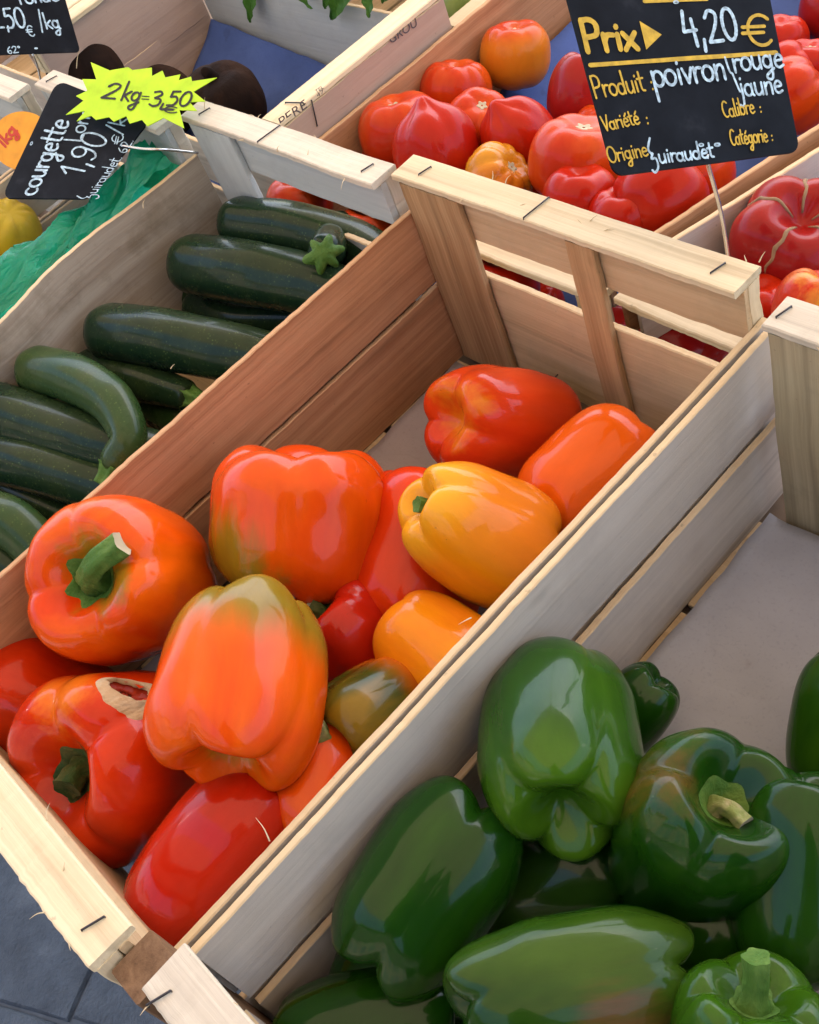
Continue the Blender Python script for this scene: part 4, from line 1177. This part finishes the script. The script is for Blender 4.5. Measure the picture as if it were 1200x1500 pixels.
for i in range(24):
    for j in range(30):
        s_, a = i / 23, 2 * math.pi * j / 30
        r = 0.018 * (1 - s_) ** 0.7 + 0.004
        r *= 1 + 0.25 * math.cos(5 * a + s_ * 4)
        V.append((r * math.cos(a) * 0.8, r * math.sin(a), 0.050 * s_ + 0.004 * noise.noise(Vector((a, s_ * 5, 3)))))
F = []
for i in range(23):
    for j in range(30):
        F.append((i * 30 + j, i * 30 + (j + 1) % 30, (i + 1) * 30 + (j + 1) % 30, (i + 1) * 30 + j))
mesh_obj('bag_knot', V, F, M_BAG, axis_frame((-0.3412, 0.4584, 0.1320), (0.25, 0.35, 0.8), 0), bag)

# ------------------------------------------------------------ leaves hanging over the far crate
M_LEAF = skin('leaf_green', (0.035, 0.11, 0.015), (0.06, 0.16, 0.02), rough=0.4, coat=0.0, scale=40, bstr=0.3)
lb = empty('leafy_bunch', (-0.5187, 0.8200, 0.1126))
tag(lb, 'bunch of long green leaves hanging over the bluish far board', 'leaf vegetable')
def leaf(tip, base_, wid, bend_):
    tip, b0 = Vector(tip), Vector(base_)
    L = (tip - b0).length
    d = (tip - b0).normalized()
    side = d.cross(Vector((0, -1, 0.2))).normalized()
    nrm = side.cross(d).normalized()
    V = []
    for i in range(15):
        t = i / 14
        w = wid * (math.sin(math.pi * t ** 0.8) ** 0.8) * (1 - 0.25 * t) + 0.0005
        c = b0 + d * (L * t) + nrm * (bend_ * L * math.sin(math.pi * t))
        for k in range(7):
            u = (k - 3) / 3
            V.append(c + side * (w * u) + nrm * (0.35 * w * abs(u) + 0.0015 * math.sin(t * 22 + k)) - b0)
    mesh_obj('leaf', V, grid_faces(15, 7), M_LEAF, Matrix.Translation(b0), lb)
for a in [((-0.5898, 0.7600, 0.0812),(-0.5624, 0.7850, 0.1355),0.013,0.1), ((-0.4433, 0.7600, 0.1215),(-0.4760, 0.7850, 0.1506),0.010,0.15), ((-0.4319, 0.7700, 0.1173),(-0.4072, 0.7850, 0.1591),0.011,0.1), ((-0.4201, 0.7650, 0.1087),(-0.3615, 0.7750, 0.1589),0.012,0.1),
          ((-0.3359, 0.7570, 0.1292),(-0.3440, 0.7750, 0.1689),0.013,-0.1), ((-0.3046, 0.7570, 0.1503),(-0.2921, 0.7850, 0.1698),0.012,0.1), ((-0.3840, 0.7650, 0.1332),(-0.3970, 0.7850, 0.1604),0.012,0.1), ((-0.4918, 0.7650, 0.1292),(-0.4682, 0.7850, 0.1637),0.012,0.1),
          ((-0.2846, 0.7570, 0.1586),(-0.3225, 0.7850, 0.1734),0.014,0.1), ((-0.6019, 0.7650, 0.1083),(-0.6210, 0.7850, 0.1369),0.010,0.1)]:
    leaf(*a)

rl = random.Random(12)
for k in range(46):
    b0 = Vector((rl.uniform(-0.66, -0.30), rl.uniform(0.80, 0.93), rl.uniform(0.13, 0.20)))
    a = rl.uniform(0, 6.28)
    leaf(b0 + Vector((0.06 * math.cos(a), 0.05 * abs(math.sin(a)), rl.uniform(-0.03, 0.03))), b0, rl.uniform(0.010, 0.014), rl.uniform(-0.1, 0.2))
# ------------------------------------------------------------ price boards
def arc(cx, cy, rx, ry, a0, a1, n=12):
    return [(cx + rx * math.cos(math.radians(a0 + (a1 - a0) * i / n)), cy + ry * math.sin(math.radians(a0 + (a1 - a0) * i / n))) for i in range(n + 1)]
def O(cx=.22, cy=.25, rx=.2, ry=.24): return arc(cx, cy, rx, ry, 80, 445, 18)
# glyph: (advance, strokes); x height 0.5, ascender 1.0; strokes marked by 's' are straight, others are smoothed
G = {
    'a': (.50, [arc(.2, .24, .18, .23, 60, 400), [(.38, .48), (.37, .1), (.44, .0)]]),
    'b': (.48, [[(.06, 1), (.05, .02)], arc(.22, .24, .18, .23, 190, -150)]),
    'c': (.42, [arc(.22, .25, .19, .24, 50, 310)]),
    'd': (.50, [arc(.2, .24, .18, .23, 60, 400), [(.38, 1), (.38, .02)]]),
    'e': (.45, [[(.05, .26), (.38, .30), (.30, .47), (.16, .48), (.05, .3), (.08, .08), (.22, .0), (.40, .08)]]),
    'é': (.45, [[(.05, .26), (.38, .30), (.30, .47), (.16, .48), (.05, .3), (.08, .08), (.22, .0), (.40, .08)], [(.2, .62), (.34, .78)]]),
    'g': (.50, [arc(.2, .26, .17, .22, 60, 400), [(.38, .48), (.37, -.1), (.30, -.40), (.12, -.40), (.10, -.25), (.45, -.02)]]),
    'i': (.22, [[(.1, .48), (.1, .02)], [(.10, .68), (.11, .72)]]),
    'j': (.25, [[(.14, .48), (.14, -.2), (.06, -.42), (-.08, -.36)], [(.14, .68), (.15, .72)]]),
    'k': (.45, [[(.06, 1), (.06, 0)], [(.38, .5), (.08, .24)], [(.12, .27), (.40, 0)]]),
    'l': (.22, [[(.08, 1), (.08, .1), (.18, .0)]]),
    'n': (.48, [[(.06, .5), (.06, 0)], [(.06, .3), (.2, .48), (.36, .42), (.38, 0)]]),
    'o': (.48, [O()]),
    'p': (.50, [[(.06, .5), (.07, -.45)], arc(.25, .25, .19, .24, 180, -170)]),
    'r': (.36, [[(.06, .5), (.07, 0)], [(.07, .28), (.17, .46), (.34, .46)]]),
    't': (.36, [[(.14, .85), (.14, .12), (.30, .02)], [(-.02, .55), (.32, .57)]]),
    'u': (.48, [[(.05, .5), (.06, .12), (.2, .0), (.36, .14)], [(.38, .5), (.38, .0)]]),
    'v': (.42, [[(.03, .5), (.2, .02)], [(.2, .02), (.38, .5)]]),
    'x': (.42, [[(.03, .5), (.38, .0)], [(.38, .5), (.03, .0)]]),
    'P': (.55, [[(.08, .95), (.08, 0)], [(.08, .93), (.3, .95), (.46, .8), (.42, .5), (.10, .42)]]),
    'V': (.50, [[(.02, .9), (.22, .0)], [(.22, .0), (.48, .92)]]),
    'O': (.62, [arc(.3, .46, .27, .46, 80, 445, 20)]),
    'C': (.52, [arc(.3, .46, .26, .46, 50, 300, 16)]),
    'G': (.58, [[(.34, 1.5), (.1, .9), (.22, .6), (.30, .62), (.16, .3), (.42, .3), (.44, -.2), (.2, -.5), (.05, -.35)]]),
    'L': (.52, [[(.08, .95), (.07, .02)], [(.07, .02), (.46, .0)]]),
    '1': (.34, [[(.0, .62), (.2, .95)], [(.2, .95), (.2, 0)]]),
    '2': (.55, [[(.05, .75), (.2, .95), (.4, .85), (.36, .55), (.06, .03)], [(.06, .03), (.5, .04)]]),
    '3': (.5, [[(.06, .9), (.3, .95), (.4, .75), (.16, .52)], [(.16, .52), (.42, .42), (.42, .1), (.22, -.02), (.03, .1)]]),
    '4': (.52, [[(.14, 1), (.05, .4)], [(.05, .4), (.46, .42)], [(.36, .75), (.38, -.05)]]),
    '5': (.5, [[(.4, .95), (.1, .93)], [(.1, .93), (.08, .58)], [(.08, .58), (.3, .6), (.42, .35), (.32, .05), (.06, .02)]]),
    '6': (.48, [[(.36, .95), (.12, .6), (.06, .25), (.2, .0), (.38, .15), (.32, .42), (.1, .36)]]),
    '9': (.5, [arc(.22, .68, .18, .25, 20, 380), [(.40, .7), (.36, .2), (.2, .0), (.06, .06)]]),
    '0': (.52, [arc(.25, .47, .21, .47, 80, 445, 20)]),
    ',': (.24, [[(.12, .12), (.08, -.22)]]),
    '.': (.2, [[(.08, .0), (.1, .04)]]),
    ':': (.22, [[(.1, .38), (.11, .42)], [(.1, .06), (.11, .1)]]),
    '=': (.5, [[(.05, .36), (.42, .38)], [(.05, .18), (.42, .2)]]),
    '/': (.36, [[(.3, 1.05), (.04, -.15)]]),
    '°': (.28, [arc(.12, .78, .09, .1, 80, 445, 12)]),
    '€': (.62, [arc(.4, .45, .28, .45, 45, 315, 16), [(.0, .56), (.5, .56)], [(-.02, .38), (.46, .38)]]),
    '{': (.3, [[(.1, 1.3), (.14, .6), (.2, .45)], [(.2, .45), (.26, -.2), (.3, -.5)]]),
    ' ': (.3, []),
}
class Board:
    """flat board in the plane of four corner points TL TR BR BL"""
    def __init__(s, q):
        s.q = [Vector(p) for p in q]
        TL, TR, BR, BL = s.q
        s.W = ((TR - TL).length + (BR - BL).length) / 2
        s.H = ((TL - BL).length + (TR - BR).length) / 2
        s.n = (BR - BL).cross(TL - BL).normalized()
        s.c = sum(s.q, Vector()) / 4
    def pt(s, u, v, off=0.0):
        TL, TR, BR, BL = s.q
        return BL.lerp(BR, u).lerp(TL.lerp(TR, u), v) + s.n * off - s.c
    def build(s, name, outline, mat, th=0.0018):
        n = len(outline)
        V = [s.pt(u, v, 0) for u, v in outline] + [s.pt(u, v, -th) for u, v in outline]
        F = [tuple(range(n)), tuple(range(n, 2 * n))[::-1]] + [(i, n + i, n + (i + 1) % n, (i + 1) % n) for i in range(n)]
        s.o = mesh_obj(name, V, F, mat, Matrix.Translation(s.c), smooth=False)
        return s.o
    def strokes(s, name, polys, width, mat, off=0.0004):
        V, F = [], []
        z = off
        for poly in polys:
            P = [Vector((u * s.W, v * s.H)) for u, v in poly]
            n = len(P)
            for i, p in enumerate(P):
                t = (P[min(i + 1, n - 1)] - P[max(i - 1, 0)])
                if t.length < 1e-9: t = Vector((1, 0))
                t.normalize()
                e = Vector((-t.y, t.x))
                w = width / 2 * (1 + 0.22 * noise.noise(Vector((p.x * 400, p.y * 400, len(V)))))
                z += 2e-6
                for sg in (1, -1):
                    r = p + e * (w * sg)
                    V.append(s.pt(r.x / s.W, r.y / s.H, z))
            b = len(V) - 2 * n
            for i in range(n - 1):
                F.append((b + 2 * i, b + 2 * i + 1, b + 2 * i + 3, b + 2 * i + 2))
            for end in (0, n - 1):
                c = P[end]
                z += 2e-6
                k0 = len(V)
                for k in range(8):
                    a = k * math.pi / 4
                    V.append(s.pt((c.x + width * 0.48 * math.cos(a)) / s.W, (c.y + width * 0.48 * math.sin(a)) / s.H, z))
                F.append(tuple(range(k0, k0 + 8)))
        return mesh_obj(name, V, F, mat, Matrix.Translation(s.c), s.o, smooth=False)
    def text(s, txt, uv0, uv1, size, width, mat, slant=0.0, off=0.0004, jit=0.02):
        tot = sum(G[ch][0] for ch in txt)
        a = Vector((uv0[0] * s.W, uv0[1] * s.H)); b = Vector((uv1[0] * s.W, uv1[1] * s.H))
        d = (b - a); L = d.length; d.normalize()
        e = Vector((-d.y, d.x))
        kx = L / tot
        x, polys = 0.0, []
        for ch in txt:
            adv, st = G[ch]
            jy = random.uniform(-jit, jit)
            for stroke in st:
                pp = stroke if len(stroke) == 2 else [(q.x, q.y) for q in catmull([(p[0], p[1], 0) for p in stroke], 4)]
                if len(pp) == 2:
                    pp = [(pp[0][0] + (pp[1][0] - pp[0][0]) * k / 5, pp[0][1] + (pp[1][1] - pp[0][1]) * k / 5) for k in range(6)]
                out = []
                for px, py in pp:
                    q = a + d * ((x + px + slant * py) * kx) + e * ((py + jy) * size)
                    out.append((q.x / s.W, q.y / s.H))
                polys.append(out)
            x += adv
        return s.strokes('lettering', polys, width, mat, off)

def rounded(r, asp=1.0, n=5):
    out = []
    for cx, cy, a0 in ((1 - r, 1 - r * asp, 0), (r, 1 - r * asp, 90), (r, r * asp, 180), (1 - r, r * asp, 270)):
        for k in range(n + 1):
            a = math.radians(a0 + 90 * k / n)
            out.append((cx + r * math.cos(a), cy + r * asp * math.sin(a)))
    return out

def wire(parent, pts, r=0.0011):
    P = [Vector(p) for p in pts]
    V, F = tube(catmull(P, 6), r, 10)
    c = P[0]
    return mesh_obj('wire_stem', [v - c for v in V], F, M_WIRE, Matrix.Translation(c), parent)

# large board: Prix 4,20
B = Board([(0.1847, 0.5406, 0.3690), (0.2391, 0.6589, 0.3154), (0.3030, 0.5946, 0.2355), (0.2537, 0.4824, 0.2837)])
sg = B.build('price_board', rounded(0.05, 1.2), M_SLATE)
tag(sg, 'large black price board on a wire, lettered Prix 4,20 poivron rouge jaune', 'price sign')
wire(sg, [B.pt(*(0.5143, 0.0530), -0.002) + B.c, B.pt(*(0.5059, 0.0095), -0.003) + B.c, (0.2768, 0.5450, 0.2176), (0.2783, 0.5450, 0.1754)], 0.0014)
B.text('Prix', (0.0165, 0.6088), (0.2805, 0.6013), 0.02019, 0.0033, M_YINK, jit=0)
B.text('€', (0.8188, 0.5714), (0.9648, 0.5673), 0.02155, 0.0022, M_YINK, jit=0)
tri = [(0.3138, 0.7395), (0.4069, 0.6642), (0.3130, 0.5957)]
V = [B.pt(u, v, 0.0005) for u, v in tri]
mesh_obj('arrow_mark', V, [(0, 1, 2)] if (V[1] - V[0]).cross(V[2] - V[0]).dot(B.n) > 0 else [(0, 2, 1)], M_YINK, Matrix.Translation(B.c), sg, smooth=False)
B.strokes('rule', [[(0.0230, 0.5436), (0.2269, 0.5400), (0.5196, 0.5350), (0.7708, 0.5291), (0.9752, 0.5256)]], 0.0026, M_YINK)
B.strokes('rule', [[(0.3604, 0.8355), (0.4412, 0.8332), (0.5470, 0.8302), (0.6738, 0.8270)]], 0.0022, M_YINK)
for a in (((0.0046, 0.3834), (0.2636, 0.3943), 0.01399, 'Produit'), ((0.0093, 0.2209), (0.1943, 0.2369), 0.00981, 'Variété'), ((-0.0081, 0.0665), (0.1959, 0.0771), 0.01019, 'Origine'), ((0.6278, 0.2187), (0.7966, 0.2254), 0.01071, 'Calibre'), ((0.6337, 0.0764), (0.8317, 0.0698), 0.01043, 'Catégorie')):
    B.text(a[3], a[0], a[1], a[2], 0.0011 if a[3] != 'Produit' else 0.0013, M_YINK)
for a in (((0.2828, 0.3924), (0.3173, 0.3929), 0.01314), ((0.2191, 0.2293), (0.2468, 0.2291), 0.01012), ((0.8141, 0.2235), (0.8458, 0.2231), 0.00931), ((0.8481, 0.0709), (0.8716, 0.0701), 0.00872)):
    B.text(':', *a, 0.0011, M_YINK)
B.text('4,20', (0.5150, 0.6015), (0.7999, 0.6082), 0.02130, 0.0023, M_CHALK)
B.text('poivron', (0.3055, 0.4047), (0.6894, 0.4141), 0.01913, 0.0019, M_CHALK)
B.text('{', (0.6796, 0.3931), (0.7414, 0.3931), 0.01231, 0.0014, M_CHALK)
B.text('rouge', (0.7317, 0.4432), (1.0039, 0.4484), 0.01665, 0.0017, M_CHALK)
B.text('jaune', (0.7371, 0.3172), (0.9715, 0.3156), 0.01545, 0.0016, M_CHALK)
B.text('Guiraudet', (0.1917, 0.0341), (0.5315, 0.0291), 0.01044, 0.0014, M_CHALK)
B.text('°', (0.5413, 0.0398), (0.5829, 0.0387), 0.00791, 0.0012, M_CHALK)
B.text('°', (0.4602, 0.0478), (0.4963, 0.0473), 0.00786, 0.0009, M_CHALK)
B.text('°', (0.5006, 0.7751), (0.5349, 0.7757), 0.00732, 0.0009, M_CHALK)

# slate of the courgettes, fallen on its side
B = Board([(-0.3747, 0.3207, 0.2000), (-0.4290, 0.4474, 0.2336), (-0.3120, 0.4689, 0.2033), (-0.2985, 0.3703, 0.1853)])
sg = B.build('price_slate', rounded(0.09, 1.1), M_SLATE)
tag(sg, 'black slate lettered courgette 1,90, fallen on its side over the green bag', 'price sign')
wire(sg, [B.pt(*(0.6274, 0.0908), -0.001) + B.c, B.pt(*(0.6579, -0.1266), -0.001) + B.c, (-0.2814, 0.4520, 0.1868), (-0.2828, 0.4820, 0.1617)], 0.0013)
B.text('courgette', (0.0288, 0.6253), (0.7100, 0.6740), 0.02694, 0.0025, M_CHALK)
B.text('Long', (0.5604, 0.4686), (0.8848, 0.5332), 0.02002, 0.0018, M_CHALK)
B.text('1,90', (0.2391, 0.2512), (0.6750, 0.2214), 0.03033, 0.0022, M_CHALK)
B.text('€', (0.6418, 0.0802), (0.7366, 0.1173), 0.01234, 0.0012, M_CHALK)
B.text('/kg', (0.7245, 0.1532), (1.0365, 0.2004), 0.01749, 0.0018, M_CHALK)
B.text('Guiraudet.', (-0.0091, -0.0349), (0.5053, -0.0192), 0.01351, 0.0012, M_CHALK, off=0.0003)
B.text('62.', (0.5508, -0.0151), (0.7151, -0.0030), 0.01068, 0.0011, M_CHALK, off=0.0003)
B.text('°', (0.4408, 0.8761), (0.4818, 0.8769), 0.01050, 0.0009, M_CHALK)

# fluorescent starburst card
B = Board([(-0.4215, 0.4628, 0.2493), (-0.2640, 0.5356, 0.2328), (-0.2140, 0.4797, 0.2044), (-0.3644, 0.4055, 0.2187)])
pts = [(0.1764, 0.9442), (0.3050, 0.8288), (0.4268, 0.8733), (0.4539, 0.8341), (0.5796, 0.8681), (0.5796, 0.7480), (0.6484, 0.8263), (0.6664, 0.7298), (0.7618, 0.7741), (0.7499, 0.6909), (0.8292, 0.7429), (0.8350, 0.6779), (0.9900, 0.7299), (0.8444, 0.5358), (0.9204, 0.4023), (0.8209, 0.3946), (0.8678, 0.2748), (0.7558, 0.2850), (0.7853, 0.0399), (0.6542, 0.1785), (0.5514, 0.0650), (0.5149, 0.1532), (0.4351, 0.1027), (0.4129, 0.2037), (0.3297, 0.1279), (0.2985, 0.1910), (0.2105, 0.1531), (0.1788, 0.2087), (0.0806, 0.1354), (0.1407, 0.2746), (0.0059, 0.2213), (0.1280, 0.4123), (0.0768, 0.4764), (0.1535, 0.5484), (0.1191, 0.7088), (0.2144, 0.7037)]
sg = B.build('starburst_card', pts[::-1], M_STAR, 0.0007)
tag(sg, 'fluorescent yellow starburst card reading 2 kg = 3,50 over the courgette slate', 'price card')
B.text('2', (0.2358, 0.4431), (0.3485, 0.4226), 0.01894, 0.0025, M_BLACKINK, slant=0.3)
B.text('kg', (0.3734, 0.4124), (0.5027, 0.3869), 0.02226, 0.0025, M_BLACKINK, slant=0.3)
B.text('=', (0.5089, 0.3945), (0.5697, 0.3818), 0.01776, 0.0012, M_BLACKINK)
B.text('3,50', (0.5576, 0.3435), (0.8208, 0.3308), 0.01728, 0.0025, M_BLACKINK, slant=0.25)
B.text('€', (0.6422, 0.2494), (0.7439, 0.2393), 0.00747, 0.0014, M_BLACKINK)

# slate top left: 2,50
B = Board([(-0.6995, 0.5095, 0.2826), (-0.6593, 0.5959, 0.2429), (-0.6008, 0.5480, 0.1706), (-0.6433, 0.4607, 0.2129)])
sg = B.build('price_slate', rounded(0.05, 1.1), M_SLATE)
tag(sg, 'black slate lettered 2,50 per kg standing in the top left corner', 'price sign')
wire(sg, [B.pt(*(0.5020, 0.0284), -0.002) + B.c, B.pt(*(0.5066, -0.0132), -0.003) + B.c, (-0.6306, 0.5050, 0.1755), (-0.6472, 0.5050, 0.1519)], 0.0012)
B.text('ronde', (0.5140, 0.5494), (0.9394, 0.5764), 0.01692, 0.0022, M_CHALK)
B.text('2', (0.1083, 0.2920), (0.3044, 0.2943), 0.02477, 0.0024, M_CHALK)
B.text(',', (0.3029, 0.2886), (0.3564, 0.2907), 0.01956, 0.0018, M_CHALK)
B.text('50', (0.3073, 0.2909), (0.5268, 0.2883), 0.02406, 0.0024, M_CHALK)
B.text('€', (0.5080, 0.1856), (0.5819, 0.1910), 0.01353, 0.0014, M_CHALK)
B.text('/', (0.6579, 0.2627), (0.7085, 0.2649), 0.02171, 0.0017, M_CHALK)
B.text('kg', (0.7133, 0.2688), (0.8723, 0.2711), 0.01842, 0.0020, M_CHALK)
B.text('62°', (0.2549, 0.0048), (0.4009, 0.0174), 0.00801, 0.0012, M_CHALK)
B.text('°', (0.5381, 0.0063), (0.5805, 0.0088), 0.00637, 0.0010, M_CHALK)

# round orange card: 1kg
B = Board([(-0.5288, 0.4021, 0.2057), (-0.4605, 0.4373, 0.1976), (-0.4289, 0.3945, 0.1644), (-0.4961, 0.3587, 0.1717)])
sg = B.build('round_card', [(0.5 + 0.5 * math.cos(2 * math.pi * k / 48), 0.5 + 0.5 * math.sin(2 * math.pi * k / 48)) for k in range(48)], M_DISC, 0.0008)
tag(sg, 'round orange card with 1kg in red, half behind the courgette slate', 'price card')
B.text('1kg', (0.1917, 0.3445), (0.4289, 0.6803), 0.01587, 0.0030, M_REDINK)

# stamp on the beetroot crate end board (flat print) and a small round sticker
B = Board([(-0.2266, 0.5412, 0.1796), (-0.2266, 0.7751, 0.1563), (-0.2266, 0.7787, 0.1189), (-0.2266, 0.5451, 0.1445)])
B.o = c_be
def stamp(txt, p0, p1, size, name='lettering', mat=M_STAMP, extr=0.00005):
    cu = bpy.data.curves.new(name, 'FONT')
    cu.body = txt
    cu.size = size
    cu.extrude = extr
    cu.materials.append(mat)
    p0, p1 = Vector(p0), Vector(p1)
    o = bpy.data.objects.new(name, cu)
    x = (p1 - p0).normalized()
    M = frame(p0, x, Vector((1, 0, 0)))
    place(o, M, c_be)
    bpy.context.view_layer.update()
    k = (p1 - p0).length / max(o.dimensions.x, 1e-6)
    me = bpy.data.meshes.new_from_object(o)
    bpy.data.objects.remove(o)
    me.transform(Matrix.Diagonal((k, 1, 1, 1)))
    o = bpy.data.objects.new(name, me)
    return place(o, M, c_be)
XB = -0.2262
stamp('PERE', (-0.2262, 0.5451, 0.1607), (-0.2262, 0.5795, 0.1594), 0.013)
stamp('47200', (-0.2262, 0.5949, 0.1605), (-0.2262, 0.6181, 0.1596), 0.0055)
stamp('TEL', (-0.2262, 0.5952, 0.1648), (-0.2262, 0.6053, 0.1642), 0.0050)
stamp('GROU', (-0.2262, 0.6953, 0.1549), (-0.2262, 0.7330, 0.1519), 0.0125)
#END#
